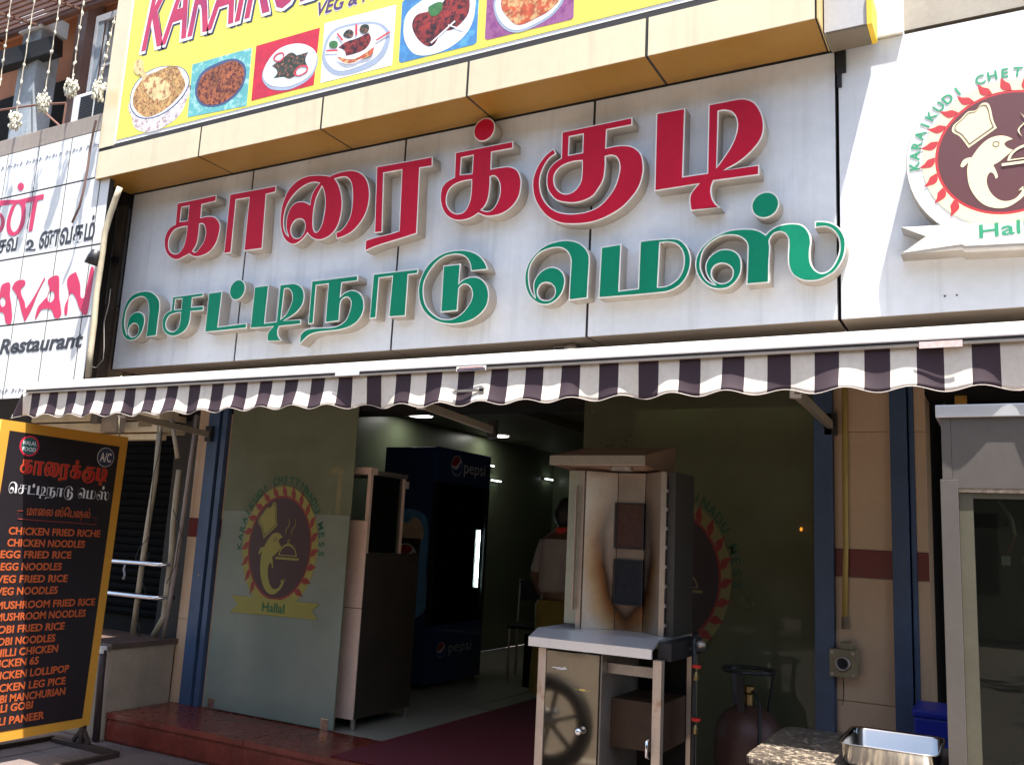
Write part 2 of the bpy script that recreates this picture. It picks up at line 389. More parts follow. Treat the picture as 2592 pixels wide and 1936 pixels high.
GLYPHS = {
'ka':('r',["0.5809,3.5415,1 0.9565,3.5472,1 0.9592,3.5013,1 0.8277,3.4954,1 0.8313,3.4049,1 0.8919,3.4067 0.9537,3.3963 0.9979,3.3664 1.0237,3.3257 1.0253,3.2807 1.0062,3.2087 0.9597,3.1547 0.8834,3.1296 0.8125,3.1299 0.7573,3.1563,1 0.7081,3.1413 0.648,3.1274 0.5817,3.1475 0.5259,3.1958 0.4991,3.2606 0.5017,3.3223 0.5346,3.3686 0.5876,3.389,1","0.6315,3.5033,1 0.7026,3.5036,1 0.7032,3.4011,1 0.6318,3.4027,1","0.7071,3.3569,1 0.6423,3.3574 0.5813,3.3434 0.5479,3.3012 0.5427,3.2555 0.5613,3.2072 0.6084,3.1774 0.6602,3.1808 0.6952,3.2224 0.7056,3.2745","0.8262,3.3584,1 0.8593,3.3542 0.8846,3.3208 0.8936,3.2745 0.8792,3.2236 0.849,3.1896 0.8221,3.1664 0.7902,3.1753,1 0.8156,3.2085 0.8281,3.2598"]),
'aa':('r',["1.0824,3.5334,1 1.4935,3.5316,1 1.4901,3.4863,1 1.412,3.4832,1 1.4242,3.118,1 1.2653,3.1202,1 1.2617,3.4814,1 1.1459,3.4845,1 1.1504,3.1222,1 1.0845,3.1222,1"]),
'ai':('r',["1.9335,3.5277,1 1.9831,3.5396 2.0499,3.5429 2.1171,3.5357 2.1772,3.5089 2.2222,3.4641 2.248,3.4056 2.2571,3.3365 2.2457,3.2638 2.2116,3.201 2.1562,3.1474 2.0936,3.1214 2.0286,3.1109,1 2.0173,3.1545,1 2.0562,3.1633 2.0941,3.1959 2.121,3.2536 2.1265,3.321 2.1219,3.3901 2.1047,3.4546 2.0762,3.4901 2.0374,3.5031 1.9787,3.5018,1 2.0081,3.4624 2.0353,3.4028 2.0511,3.3316 2.0472,3.2498 2.025,3.1843 1.9836,3.1416 1.9269,3.121 1.8759,3.1216 1.8263,3.1434 1.7924,3.1753,1 1.7693,3.1503 1.7288,3.1237 1.6859,3.1148 1.6398,3.1307 1.5942,3.1749 1.5633,3.2426 1.5525,3.3297 1.5647,3.4141 1.6008,3.4881 1.6622,3.5364 1.7396,3.5566 1.8276,3.5521 1.8981,3.5382","1.8499,3.492,1 1.7981,3.5049 1.7378,3.4962 1.6709,3.4634 1.6151,3.407 1.5874,3.3393 1.5872,3.268 1.6025,3.2163 1.6368,3.1768,1 1.6135,3.2221 1.6063,3.2584 1.6092,3.3078 1.6295,3.3621 1.6705,3.392 1.7234,3.3931 1.7644,3.3802 1.7897,3.3647,1 1.7987,3.4234 1.8203,3.4626","1.876,3.4662,1 1.9038,3.4081 1.9142,3.3368 1.9107,3.2679 1.8962,3.2074 1.8656,3.1753 1.8421,3.1935 1.8312,3.2366 1.8275,3.3068 1.8372,3.3896 1.8579,3.4358","1.715,3.2776 1.752,3.2608 1.7677,3.2237 1.7612,3.1826 1.7295,3.1551 1.6893,3.1599 1.6621,3.1878 1.6542,3.2311 1.6765,3.2671"]),
'ra':('r',["2.2906,3.531,1 2.6929,3.5283,1 2.6962,3.4672,1 2.6092,3.4694,1 2.6208,3.0714,1 2.5077,3.054 2.3785,3.0353 2.3015,3.0205 2.2554,3.0059,1 2.2503,3.0749,1 2.3189,3.0866 2.412,3.0944 2.4919,3.1048,1 2.4785,3.4791,1 2.3495,3.4794,1 2.3715,3.1112,1 2.3134,3.1118,1"]),
'ik':('r',["2.8471,3.5264,1 3.2238,3.5288,1 3.2243,3.4847,1 3.0901,3.485,1 3.092,3.3885,1 3.1453,3.3893 3.2065,3.3838 3.2548,3.3592 3.2805,3.315 3.2879,3.2646 3.277,3.1987 3.2401,3.1489 3.1819,3.1169 3.1216,3.1096 3.0735,3.1148 3.0252,3.138,1 2.9834,3.1186 2.928,3.1102 2.8707,3.1189 2.8183,3.1499 2.7821,3.1995 2.7651,3.2596 2.7691,3.3236 2.7993,3.3578 2.8507,3.377,1","2.8933,3.4849,1 2.9671,3.4867,1 2.9671,3.3818,1 2.893,3.3871,1","2.967,3.3417,1 2.9118,3.3419 2.8555,3.3299 2.8214,3.3029 2.8087,3.2598 2.8172,3.2138 2.8488,3.1744 2.8893,3.1563 2.9313,3.1632 2.9569,3.2007 2.9676,3.2497","3.0901,3.3416,1 3.1141,3.341 3.1396,3.3151 3.1544,3.2723 3.154,3.2227 3.1314,3.1701 3.0956,3.144 3.0468,3.1569,1 3.0725,3.1845 3.087,3.2261 3.0918,3.2817"]),
'ikdot':('r',["3.1014,3.6304 3.0921,3.6651 3.0667,3.6906 3.0319,3.6999 2.9971,3.6906 2.9717,3.6651 2.9624,3.6304 2.9717,3.5956 2.9971,3.5701 3.0319,3.5608 3.0667,3.5701 3.0921,3.5956"]),
'ku':('r',["3.5181,3.528,1 3.9181,3.5354,1 3.9194,3.4916,1 3.7794,3.4903,1 3.7785,3.3931,1 3.8233,3.3953 3.8885,3.3881 3.9358,3.367 3.9716,3.3261 3.9857,3.2718 3.9849,3.2146 3.965,3.1491 3.9262,3.0977 3.8755,3.0534 3.8063,3.0198 3.7358,3.0003 3.6637,2.9963 3.59,3.0028 3.5299,3.017 3.4654,3.052 3.4118,3.1071 3.373,3.1728 3.3568,3.2359 3.3572,3.2908 3.3799,3.3545 3.4225,3.4087 3.4755,3.4425,1 3.4918,3.408,1 3.4494,3.3859 3.4164,3.3364 3.4016,3.2839 3.4044,3.2288 3.4246,3.1714 3.4621,3.1211 3.5143,3.0841 3.5775,3.0638 3.6392,3.0584 3.6973,3.0634 3.7507,3.0822 3.7969,3.122 3.8308,3.1692 3.8496,3.2243 3.8557,3.2698 3.8499,3.3058 3.8343,3.3318 3.8101,3.344 3.7772,3.3443,1 3.7782,3.2823 3.7697,3.2192 3.7415,3.1709 3.7108,3.1374 3.6611,3.1199 3.6123,3.1162 3.5562,3.1258 3.5052,3.1449 3.4721,3.1766 3.4479,3.2162 3.4391,3.2659 3.4461,3.3194 3.4763,3.3571 3.5203,3.3801,1","3.5659,3.4906,1 3.6426,3.4913,1 3.6429,3.3908,1 3.5658,3.39,1","3.6424,3.343,1 3.5877,3.346 3.5319,3.3341 3.4982,3.3093 3.4852,3.2751 3.4923,3.2319 3.5193,3.1949 3.5577,3.1755 3.6008,3.1828 3.6305,3.211 3.6427,3.2447"]),
'di':('r',["4.0465,3.5318,1 4.1981,3.531,1 4.1937,3.1717,1 4.3132,3.1712,1 4.3154,3.526,1 4.3982,3.5263 4.4507,3.5269 4.4924,3.5213 4.5338,3.499 4.562,3.4603 4.5799,3.4129 4.5861,3.3572 4.5752,3.3049 4.545,3.2614 4.4994,3.2203 4.4534,3.1925 4.4017,3.172,1 4.5645,3.1733,1 4.5647,3.1207,1 4.3472,3.1236,1 4.337,3.0934 4.3374,3.0606 4.3511,3.0205 4.3802,2.9866,1 4.2348,2.9875,1 4.2277,3.0269 4.2281,3.0655 4.2411,3.0912 4.2676,3.1193,1 4.0464,3.116,1","4.3668,3.4791,1 4.3987,3.4769 4.4303,3.4612 4.4515,3.4265 4.4571,3.3812 4.4471,3.3333 4.4267,3.2874 4.4009,3.2478 4.3621,3.1964,1"]),
'se':('g',["0.4292,2.6031,1 0.5302,2.6078,1 0.5312,2.738 0.5312,2.8128 0.516,2.8591 0.4718,2.9007 0.4134,2.9286 0.3362,2.9371 0.2509,2.9239 0.1968,2.8862 0.1645,2.8194 0.1576,2.7353 0.1739,2.6652 0.2134,2.6131 0.2725,2.5905 0.3311,2.5981 0.3777,2.6402 0.3968,2.7028 0.3888,2.7487 0.3644,2.777 0.3238,2.7915 0.2753,2.7877 0.2363,2.7601 0.2224,2.7153 0.2219,2.6696 0.2315,2.6347,1 0.1986,2.6941 0.1886,2.7484 0.1941,2.8094 0.2236,2.8608 0.2788,2.8908 0.3325,2.8961 0.379,2.8784 0.4098,2.8378 0.4243,2.7912 0.4289,2.7156","0.2914,2.7104 0.3305,2.6924 0.3437,2.6613 0.3311,2.6282 0.2953,2.6155 0.2578,2.6292 0.2411,2.6607 0.2538,2.694"]),
'cha':('g',["0.6481,2.8703,1 0.9363,2.873,1 0.9363,2.8468,1 0.8381,2.8435,1 0.8394,2.7841,1 0.9501,2.7824,1 0.9551,2.7494,1 0.8395,2.7512,1 0.8377,2.6858 0.8154,2.6365 0.7697,2.6069 0.7007,2.5931 0.6364,2.6083 0.5882,2.6484 0.5727,2.6977 0.5831,2.7415 0.6104,2.7654 0.6478,2.7773,1","0.6768,2.847,1 0.7395,2.8461,1 0.7424,2.7772,1 0.6786,2.7786,1","0.7414,2.7515,1 0.6853,2.75 0.6358,2.7375 0.6126,2.7022 0.6167,2.6649 0.6472,2.637 0.6949,2.6287 0.7323,2.6495 0.7437,2.6927"]),
'ta':('g',["0.9866,2.8663,1 1.1098,2.8676,1 1.1039,2.6309,1 1.3556,2.6377,1 1.3585,2.6027,1 0.9896,2.5995,1"]),
'tdot':('g',["1.3123,2.8638 1.3031,2.8981 1.2779,2.9233 1.2436,2.9325 1.2092,2.9233 1.1841,2.8981 1.1749,2.8638 1.1841,2.8294 1.2092,2.8043 1.2436,2.7951 1.2779,2.8043 1.3031,2.8294"]),
'ti':('g',["1.3914,2.8704,1 1.5121,2.8718,1 1.5096,2.6266,1 1.6052,2.63,1 1.6068,2.8644,1 1.6658,2.8644 1.7271,2.862 1.7771,2.8403 1.8071,2.8037 1.8153,2.7557 1.801,2.7097 1.7626,2.6723 1.7181,2.6487 1.6682,2.6308,1 1.8045,2.6288,1 1.8083,2.5965,1 1.6334,2.594,1 1.6262,2.5606 1.6419,2.5258 1.6708,2.5038,1 1.5477,2.5046,1 1.5406,2.5391 1.5483,2.5692 1.5801,2.5977,1 1.3912,2.5984,1","1.6478,2.8317,1 1.6787,2.8302 1.7082,2.8023 1.718,2.7572 1.7054,2.7174 1.6806,2.6719 1.642,2.6443,1"]),
'na':('g',["1.8625,2.8645,1 2.217,2.8653,1 2.219,2.8291,1 2.101,2.8284,1 2.0975,2.7463,1 2.133,2.7695 2.1803,2.7783 2.2296,2.7628 2.2645,2.7286 2.2808,2.682 2.2774,2.6372 2.2506,2.591 2.1948,2.5564 2.1166,2.5405 2.0196,2.5379 1.9293,2.5341 1.8782,2.5209 1.8393,2.4936 1.8126,2.4688,1 1.8098,2.5287,1 1.8404,2.5566 1.8898,2.5665 1.9647,2.5659 2.0633,2.5637 2.1185,2.5767 2.1558,2.6032 2.1739,2.6453 2.1819,2.6836 2.1776,2.71 2.1612,2.7297 2.1365,2.7364 2.1097,2.7223 2.1023,2.6999 2.1044,2.5952,1 1.9973,2.5919,1 1.9942,2.8318,1 1.9026,2.8303,1 1.9058,2.5945,1 1.8641,2.5928,1"]),
'naa':('g',["2.3299,2.8619,1 2.6479,2.8605,1 2.6459,2.8304,1 2.5816,2.8305,1 2.5822,2.5884,1 2.4639,2.5911,1 2.4688,2.8321,1 2.3756,2.8302,1 2.3747,2.5927,1 2.3262,2.5918,1"]),
'du':('g',["3.1083,2.8085,1 2.9996,2.8092,1 2.9915,2.8479 2.9704,2.8838 2.9377,2.9058 2.8879,2.9175 2.8246,2.912 2.7696,2.8836 2.7231,2.8321 2.6952,2.7723 2.6951,2.71 2.7161,2.6462 2.7634,2.5931 2.8228,2.5581 2.8865,2.5503 2.9407,2.5674 2.9861,2.6059 3.0107,2.646 3.0164,2.6816 3.0025,2.7161 2.9771,2.7366 2.9495,2.7361 2.9299,2.7197,1 2.9286,2.5924,1 2.8182,2.5919,1 2.8156,2.8613,1 2.9304,2.8604,1 2.9278,2.7504,1 2.9609,2.7716 3.0085,2.7791 3.0569,2.7684 3.0924,2.7408 3.115,2.7028 3.1234,2.6543 3.1114,2.6018 3.0707,2.5575 3.0118,2.5291 2.9442,2.5178 2.8677,2.5215 2.7958,2.5418 2.736,2.5768 2.6885,2.6299 2.6629,2.6941 2.659,2.7695 2.6859,2.8422 2.7395,2.8994 2.8158,2.9348 2.9072,2.942 2.9776,2.9303 3.0414,2.9005 3.0851,2.8562"]),
'me':('g',["3.5996,2.5941,1 3.7048,2.5967,1 3.7067,2.698 3.7084,2.8053 3.7013,2.8363 3.6796,2.8691 3.6465,2.8969 3.609,2.9123 3.5668,2.9209 3.5199,2.9207 3.4683,2.9112 3.4215,2.8898 3.38,2.8543 3.3528,2.8169 3.3384,2.7693 3.3371,2.7204 3.3483,2.675 3.3722,2.6331 3.4123,2.599 3.4559,2.5823 3.4981,2.5854 3.5344,2.6061 3.5608,2.6384 3.5737,2.6805 3.5738,2.7109 3.5631,2.7424 3.5411,2.7664 3.5123,2.7804 3.4792,2.7838 3.4464,2.7739 3.4188,2.7546 3.3986,2.7278 3.3905,2.6977 3.3933,2.6621 3.4037,2.6282,1 3.3803,2.6633 3.3658,2.7088 3.3608,2.7582 3.3682,2.8019 3.3904,2.8397 3.4227,2.8674 3.4697,2.8821 3.5169,2.8847 3.5549,2.8746 3.5839,2.8494 3.5992,2.8171 3.6019,2.7863 3.6,2.691","3.4666,2.7002 3.4979,2.6876 3.517,2.6597 3.5147,2.6295 3.4946,2.6095 3.4688,2.6074 3.44,2.6164 3.4206,2.6421 3.4206,2.6706 3.4384,2.6954"]),
'ma':('g',["3.7692,2.8597,1 3.8794,2.864,1 3.8758,2.6222,1 3.9735,2.6245,1 3.9774,2.8665,1 4.0389,2.8676 4.1019,2.8643 4.1434,2.8614 4.1805,2.8507 4.2095,2.8247 4.2304,2.7895 4.2403,2.7477 4.2378,2.7073 4.2245,2.6642 4.197,2.6263 4.1609,2.6034 4.1203,2.592 4.0791,2.5903 3.9617,2.5896 3.7634,2.5917,1","4.0836,2.8435,1 4.1231,2.8422 4.1604,2.8304 4.1854,2.8069 4.2002,2.7765 4.2049,2.7434 4.1996,2.6991 4.1801,2.6604 4.148,2.635 4.1155,2.6238 4.0775,2.6232,1"]),
'sa':('g',["4.5061,2.5926,1 4.6112,2.593,1 4.6122,2.683 4.616,2.7651 4.6128,2.7903 4.6206,2.8101 4.6362,2.8248 4.6577,2.8284 4.679,2.8196 4.6924,2.7994 4.6974,2.7721 4.6949,2.7151 4.696,2.6742 4.7055,2.6367 4.7244,2.6105 4.7583,2.5891 4.7956,2.5816 4.8327,2.584 4.8659,2.5967 4.8989,2.6171 4.921,2.6465 4.9377,2.6804 4.9465,2.727 4.9441,2.767 4.9282,2.805 4.9048,2.832 4.8755,2.8499 4.8422,2.8583 4.8142,2.8611,1 4.814,2.8294,1 4.842,2.8299 4.8679,2.8254 4.8935,2.8053 4.9115,2.775 4.9184,2.7382 4.9162,2.7066 4.9049,2.672 4.8882,2.642 4.8661,2.6224 4.844,2.6167 4.8219,2.6269 4.8035,2.6508 4.7943,2.6799 4.7935,2.7244 4.7986,2.7643 4.7932,2.8015 4.7783,2.8318 4.7557,2.8531 4.7252,2.8632 4.6867,2.8661 4.6479,2.8607 4.6167,2.8459 4.5951,2.8257,1 4.5733,2.843 4.5454,2.8569 4.5093,2.8648 4.4689,2.8686 4.4281,2.8674 4.3829,2.8559 4.3374,2.8357 4.3001,2.8058 4.2753,2.7743 4.2612,2.7286 4.2661,2.681 4.2857,2.6408 4.3154,2.6083 4.3488,2.5884 4.3859,2.5817 4.4225,2.5858 4.4547,2.6078 4.4766,2.639 4.4844,2.6715 4.4829,2.7134 4.4698,2.7441 4.4453,2.7658 4.4167,2.7754 4.3838,2.777 4.3549,2.7653 4.3302,2.7468 4.3139,2.7187 4.311,2.6892 4.3189,2.6587 4.3359,2.6296 4.3568,2.6074,1 4.3234,2.6308 4.3022,2.6604 4.289,2.7 4.2905,2.7383 4.3005,2.7757 4.3252,2.8072 4.3583,2.8289 4.3955,2.8416 4.4365,2.84 4.4692,2.8305 4.4976,2.8081 4.5098,2.7815 4.5108,2.7563 4.5095,2.6938","4.3936,2.7061 4.4215,2.6947 4.44,2.6718 4.4414,2.6466 4.4303,2.6247 4.406,2.6116 4.3773,2.6151 4.3524,2.6343 4.343,2.6606 4.3476,2.6855 4.366,2.7026"]),
'sdot':('g',["4.657,2.969 4.6483,3.0014 4.6246,3.0252 4.5922,3.0338 4.5598,3.0252 4.536,3.0014 4.5273,2.969 4.536,2.9366 4.5598,2.9128 4.5922,2.9042 4.6246,2.9128 4.6483,2.9366"]),
}

# ---------------------------------------------------------------- palette
M_acp = mat('white_composite_panel', (.66, .69, .73), .32, 0, .10, 1.3, .40, spec=.5, rvar=.08)
M_gap = mat('dark_joint', (.02, .02, .025), .8)
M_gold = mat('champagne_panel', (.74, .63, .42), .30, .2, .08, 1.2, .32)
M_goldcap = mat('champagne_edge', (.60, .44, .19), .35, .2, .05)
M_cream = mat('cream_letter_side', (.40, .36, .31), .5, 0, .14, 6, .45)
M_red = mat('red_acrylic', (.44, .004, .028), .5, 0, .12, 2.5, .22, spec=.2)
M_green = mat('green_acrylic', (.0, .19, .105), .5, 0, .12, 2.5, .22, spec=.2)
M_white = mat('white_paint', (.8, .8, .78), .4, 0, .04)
M_och = mat('shaded_gold_soffit', (.33, .17, .03), .34, .2, .08, 1.2, .18)  # same panel as the gold fascia, shade of the underside put into the colour
M_steel = mat('brushed_steel', (.56, .54, .52), .33, .9, .12, 5, .1, .05, 300, aniso=(1, 1, 12), rvar=.08)
M_mirror = mat('polished_steel', (.17, .15, .12), .05, .95, .08, 3, .0, rvar=.04)
M_dsteel = mat('dull_steel', (.36, .32, .29), .42, .75, .25, 7, .2)
M_pave = mat('pavement_stone', (.125, .095, .088), .75, 0, .25, 3, .0, .5, 60)
M_road = mat('dusty_asphalt', (.145, .12, .10), .85, 0, .15, .8, 0, .5, 50)
M_redgran = mat('red_granite', (.18, .034, .022), .26, 0, .3, 6, .25, .05, 200, rvar=.12)
M_tilewall = mat('cream_wall_tile', (.58, .41, .27), .35, 0, .08, 2, .25)
M_tilered = mat('maroon_tile', (.16, .02, .02), .3, 0, .1)
M_blue = mat('blue_painted_steel', (.045, .085, .17), .45, 0, .2, 6, .3)
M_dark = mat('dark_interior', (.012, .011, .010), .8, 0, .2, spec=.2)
M_blackm = mat('black_metal', (.02, .02, .022), .45, .3, .2)
M_pvc = mat('aged_pvc', (.42, .37, .27), .55, 0, .2, 8, .4)
M_wire = mat('black_cable', (.015, .015, .015), .6)
M_chrome = mat('chrome', (.75, .75, .78), .12, 1, .03)

# ---------------------------------------------------------------- ground
g = box('ground', mat('street_dust', (.16, .13, .105), .9, 0, .12, .5), None, -60, 60, -60, 30, -.3, -.035); tag(g, kind='structure')
rd = box('road', M_road, None, -60, 60, -14, -2.6, -.034, -.02); tag(rd, kind='structure')
pv = box('pavement', M_gap, None, -9, 11, -2.6, .5, -.034, -.012); tag(pv, kind='structure')
kb = MB()
kerb = box('kerb', mat('kerb_concrete', (.33, .3, .27), .8, 0, .2, 4), None, -9, 11, -2.75, -2.605, -.033, 0, bev=.01); tag(kerb, kind='structure')
sl = None
for i in range(22):
    for j in range(6):
        x = -1.9+i*.46; y = -2.6+j*.425
        if sl is None:
            src = MB().box(x+.004, x+.456, y+.004, y+.421, -.0115, 0).build('paving_slab', M_pave, pv, bev=.003); sl = (src, x, y)
        else:
            o = share(sl[0], pv, (x-sl[1], y-sl[2], random.uniform(-.002, .0)))

# ---------------------------------------------------------------- shop building shell
bw = MB()
bw.box(-.35, .44, .93, 1.1, 0, 2.9)            # back of the left bay
bw.box(.30, .44, .50, 6.2, .165, 2.9)          # left wall of the dining room
bld = thing('shop_building', 'shop building with tiled pillars behind the striped awning', 'building', (2.4, .45, 0))
bw.build('side_wall', mat('bay_wall', (.05, .045, .04), .8, 0, .3, 4), bld)
M_in = mat('pale_green_wall', (.17, .20, .125), .35, 0, .06)
box('interior_wall', M_in, bld, .44, .46, .75, 6.2, .17, 2.48)
box('interior_wall', M_in, bld, .46, 6.6, 6.2, 6.3, .17, 2.48)
box('interior_wall', M_in, bld, 4.90, 5.0, .50, 6.2, .17, 2.48)
box('wall_band', mat('dark_band', (.02, .018, .015), .3), bld, .462, 4.89, 6.17, 6.197, 1.12, 1.35)
box('upper_wall', mat('upper_concrete', (.4, .36, .3), .8, 0, .15), bld, -.02, 6.6, .05, .40, 3.78, 6.5)
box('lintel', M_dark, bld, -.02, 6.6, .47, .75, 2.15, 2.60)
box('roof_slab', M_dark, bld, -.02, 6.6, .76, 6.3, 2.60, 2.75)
# ceiling: dropped border round a raised field
M_ceil = mat('ceiling_board', (.16, .14, .10), .6, 0, .05)
box('ceiling', M_ceil, bld, .46, 4.9, .76, 6.2, 2.56, 2.59)
box('ceiling_border', M_ceil, bld, .46, 1.75, .76, 6.2, 2.48, 2.558)
box('ceiling_border', M_ceil, bld, 1.751, 4.9, .76, 1.6, 2.48, 2.558)
box('ceiling_border', M_ceil, bld, 1.751, 4.9, 4.6, 6.2, 2.48, 2.558)
box('ceiling_moulding', mat('moulding', (.26, .2, .13), .5), bld, 1.752, 4.9, 1.602, 1.66, 2.49, 2.557)
# green partition behind the right glass
box('partition_wall', mat('green_partition', (.15, .16, .085), .4, 0, .15, 1.5), bld, 3.45, 4.899, 1.25, 1.32, .17, 2.555)
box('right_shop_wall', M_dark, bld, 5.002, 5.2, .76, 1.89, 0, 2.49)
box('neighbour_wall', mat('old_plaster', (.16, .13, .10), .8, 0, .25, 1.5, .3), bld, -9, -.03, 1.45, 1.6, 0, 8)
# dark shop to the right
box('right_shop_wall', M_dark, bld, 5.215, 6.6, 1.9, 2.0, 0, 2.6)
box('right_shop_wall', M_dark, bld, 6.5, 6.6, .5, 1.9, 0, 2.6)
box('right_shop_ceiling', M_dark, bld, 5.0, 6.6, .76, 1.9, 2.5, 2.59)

fl = box('floor', mat('floor_bed', (.03, .03, .03), .4), None, .46, 4.9, .47, 6.2, .02, .163); tag(fl, kind='structure')
M_floor = mat('cream_floor_tile', (.36, .34, .28), .2, 0, .08, 2)
src = None
for i in range(7):
    for j in range(9):
        x = .47+i*.6325; y = .475+j*.6325
        if src is None:
            src = MB().box(x+.002, x+.630, y+.002, y+.630, .1635, .170).build('floor_tile', M_floor, fl); fx, fy = x, y
        else: share(src, fl, (x-fx, y-fy, 0))
box('floor_inlay', M_blackm, fl, 2.04, 4.5, 1.765, 1.785, .1702, .1716)
box('floor_inlay', M_blackm, fl, 2.04, 2.06, 1.786, 5.5, .1702, .1716)

st = MB().box(.45, 5.2, -.05, .468, .0005, .135).build('step', M_redgran, None); tag(st, kind='structure')
for i, x in enumerate((.45, 1.64, 2.83, 4.02)):
    MB().box(x+.001, x+1.188, -.062, .467, .1355, .170).build('step_tread', M_redgran, st, bev=.004)
for i, x in enumerate((.45, 1.64, 2.83, 4.02)):
    MB().box(x+.001, x+1.188, -.056, -.0505, .012, .122).build('step_riser', M_redgran, st, bev=.002)
cp = MB().box(2.25, 4.55, -.03, 4.2, .1720, .1765).build('red_carpet', mat('red_carpet', (.13, .008, .018), .95, 0, .15, 30, 0, .6, 400), None)
tag(cp, 'dark red carpet running from the step edge into the dining room', 'carpet')

# ---------------------------------------------------------------- pillars and posts (part of the building front)
def tiled(name, x0, x1, y0, y1, parent, zs=(.17, .726, 1.285, 1.415, 1.97, 2.42), bandi=2):
    for i in range(len(zs)-1):
        mm = M_tilered if i == bandi else M_tilewall
        MB().box(x0, x1, y0, y1, zs[i]+.0015, zs[i+1]-.0015).build('wall_tile', mm, parent, bev=.0015)
pl = thing('tiled_pillar', 'cream tiled pillar with maroon band between blue posts, behind yellow pipe', 'pillar', (4.92, .5, 0))
box('core', M_tilewall, pl, 4.80, 5.05, .455, .60, .01, 2.42)
tiled('p', 4.799, 5.052, .446, .454, pl, (.17, .585, .726, 1.285, 1.415, 1.97, 2.42), 3)
pl2 = thing('tiled_pillar', 'narrow cream tiled pillar with maroon band left of the blue shutter post', 'pillar', (.49, .5, 0))
box('core', M_tilewall, pl2, .442, .543, .455, .75, .171, 2.42)
tiled('p', .440, .546, .446, .454, pl2)
pl3 = thing('tiled_pillar', 'slim tiled strip with maroon band beside the dark doorway', 'pillar', (5.18, .5, 0))
box('core', M_tilewall, pl3, 5.157, 5.204, .47, .75, .01, 2.42)
tiled('p', 5.156, 5.205, .462, .469, pl3)
pl4 = thing('tiled_pillar', 'slim tiled strip with maroon band at the edge of the left glass', 'pillar', (.735, .5, 0))
box('core', M_tilewall, pl4, .722, .752, .485, .70, .171, 2.42)
tiled('p', .721, .754, .476, .484, pl4)
def post(x0, x1, y0, y1, label, z0=.17):
    t = thing('shutter_post', label, 'post', ((x0+x1)/2, y0, z0))
    w = x1-x0
    MB().box(x0, x1, y0, y1, z0, 2.42).build('channel', M_blue, t, bev=.003)
    return t
post(.548, .652, .43, .50, 'bright blue steel shutter post between cream pillar and left glass')
box('groove', M_gap, bld, .653, .672, .46, .50, .172, 2.42)
post(.673, .720, .44, .50, 'thin blue shutter guide just left of the glass panel')
post(4.712, 4.798, .40, .50, 'blue post to the left of the yellow pipe')
post(5.053, 5.127, .43, .50, 'blue post to the right of the tiled pillar', .01)
post(5.134, 5.155, .45, .50, 'thin dark blue post beside the doorway', .01)
box('shutter_bolt', M_dsteel, bld, .61, .62, .425, .4299, 1.02, 1.035)

# ---------------------------------------------------------------- glass front
M_gl = glass_mat('shopfront_glass', (.42, .46, .34), .40, .78, (.33, .37, .25), 0, .06)
M_frost = glass_mat('frosted_film', (.4, .45, .4), .35, .86, (.42, .49, .41), .15, .06)
M_glr = glass_mat('right_shopfront_glass', (.60, .62, .48), .26, .50, (.24, .245, .16), 0, .08)
def clamp(x, y, z, parent): MB().box(x-.03, x+.03, y-.012, y+.012, z, z+.07).build('glass_clamp', M_chrome, parent, bev=.004)
gl = thing('glass_panel', 'frosted glass panel with fish emblem left of the entrance', 'glass panel', (1.3, .46, .17))
box('pane', M_gl, gl, .756, 1.868, .455, .463, .175, 2.42)
box('frosted_film', M_frost, gl, .758, 1.866, .4515, .4545, .178, 1.475)
clamp(.83, .459, .17, gl); clamp(1.80, .459, .17, gl)
gr = thing('glass_panel', 'dark glass panel with fish emblem behind the meat grill', 'glass panel', (4.1, .46, .17))
box('pane', M_glr, gr, 3.465, 4.711, .455, .463, .175, 2.42)
clamp(3.6, .459, .17, gr); clamp(4.6, .459, .17, gr)

# ---------------------------------------------------------------- main sign
ss = thing('shop_sign', 'big white sign board with red and green Tamil letters above the awning', 'sign', (2.45, 0, 2.42))
xs = (0.0, 1.187, 2.430, 3.666, 4.900)
box('backing', M_gap, ss, .004, 4.897, .0045, .0115, 2.424, 3.733)
for a, b in zip(xs[:-1], xs[1:]):
    MB().box(a+.007, b-.007, .0, .004, 2.42, 3.715).build('panel', M_acp, ss, bev=.0015)
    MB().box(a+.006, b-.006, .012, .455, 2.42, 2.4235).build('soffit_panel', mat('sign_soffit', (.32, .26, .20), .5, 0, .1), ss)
box('top_trim', M_blackm, ss, .0, 4.90, -.003, .0095, 3.716, 3.732)
box('end_cap', M_blackm, ss, -.012, .003, .0, .44, 2.42, 3.733)
box('bracket', M_blackm, ss, 4.902, 4.945, -.012, .0, 3.60, 3.735)
box('bracket', M_blackm, ss, 4.905, 4.925, -.010, .0, 3.53, 3.5995)
def glyph_contours(key):
    return [[tuple(float(a) for a in q.split(',')) for q in c.split()] for c in GLYPHS[key][1]]
for k, (col, _) in GLYPHS.items():
    gc = glyph_contours(k)
    body = shape('letter', M_cream, ss, gc, YF(-.001), 0, .083)
    if k.endswith('dot'): body['label'] = 'round dot above a letter'
    shape('letter_rim', M_white, body, gc, YF(-.0842), 0, .002)
    shape('letter_face', M_red if col == 'r' else M_green, body, gc, YF(-.0864), 0, .002, ins=.0062)

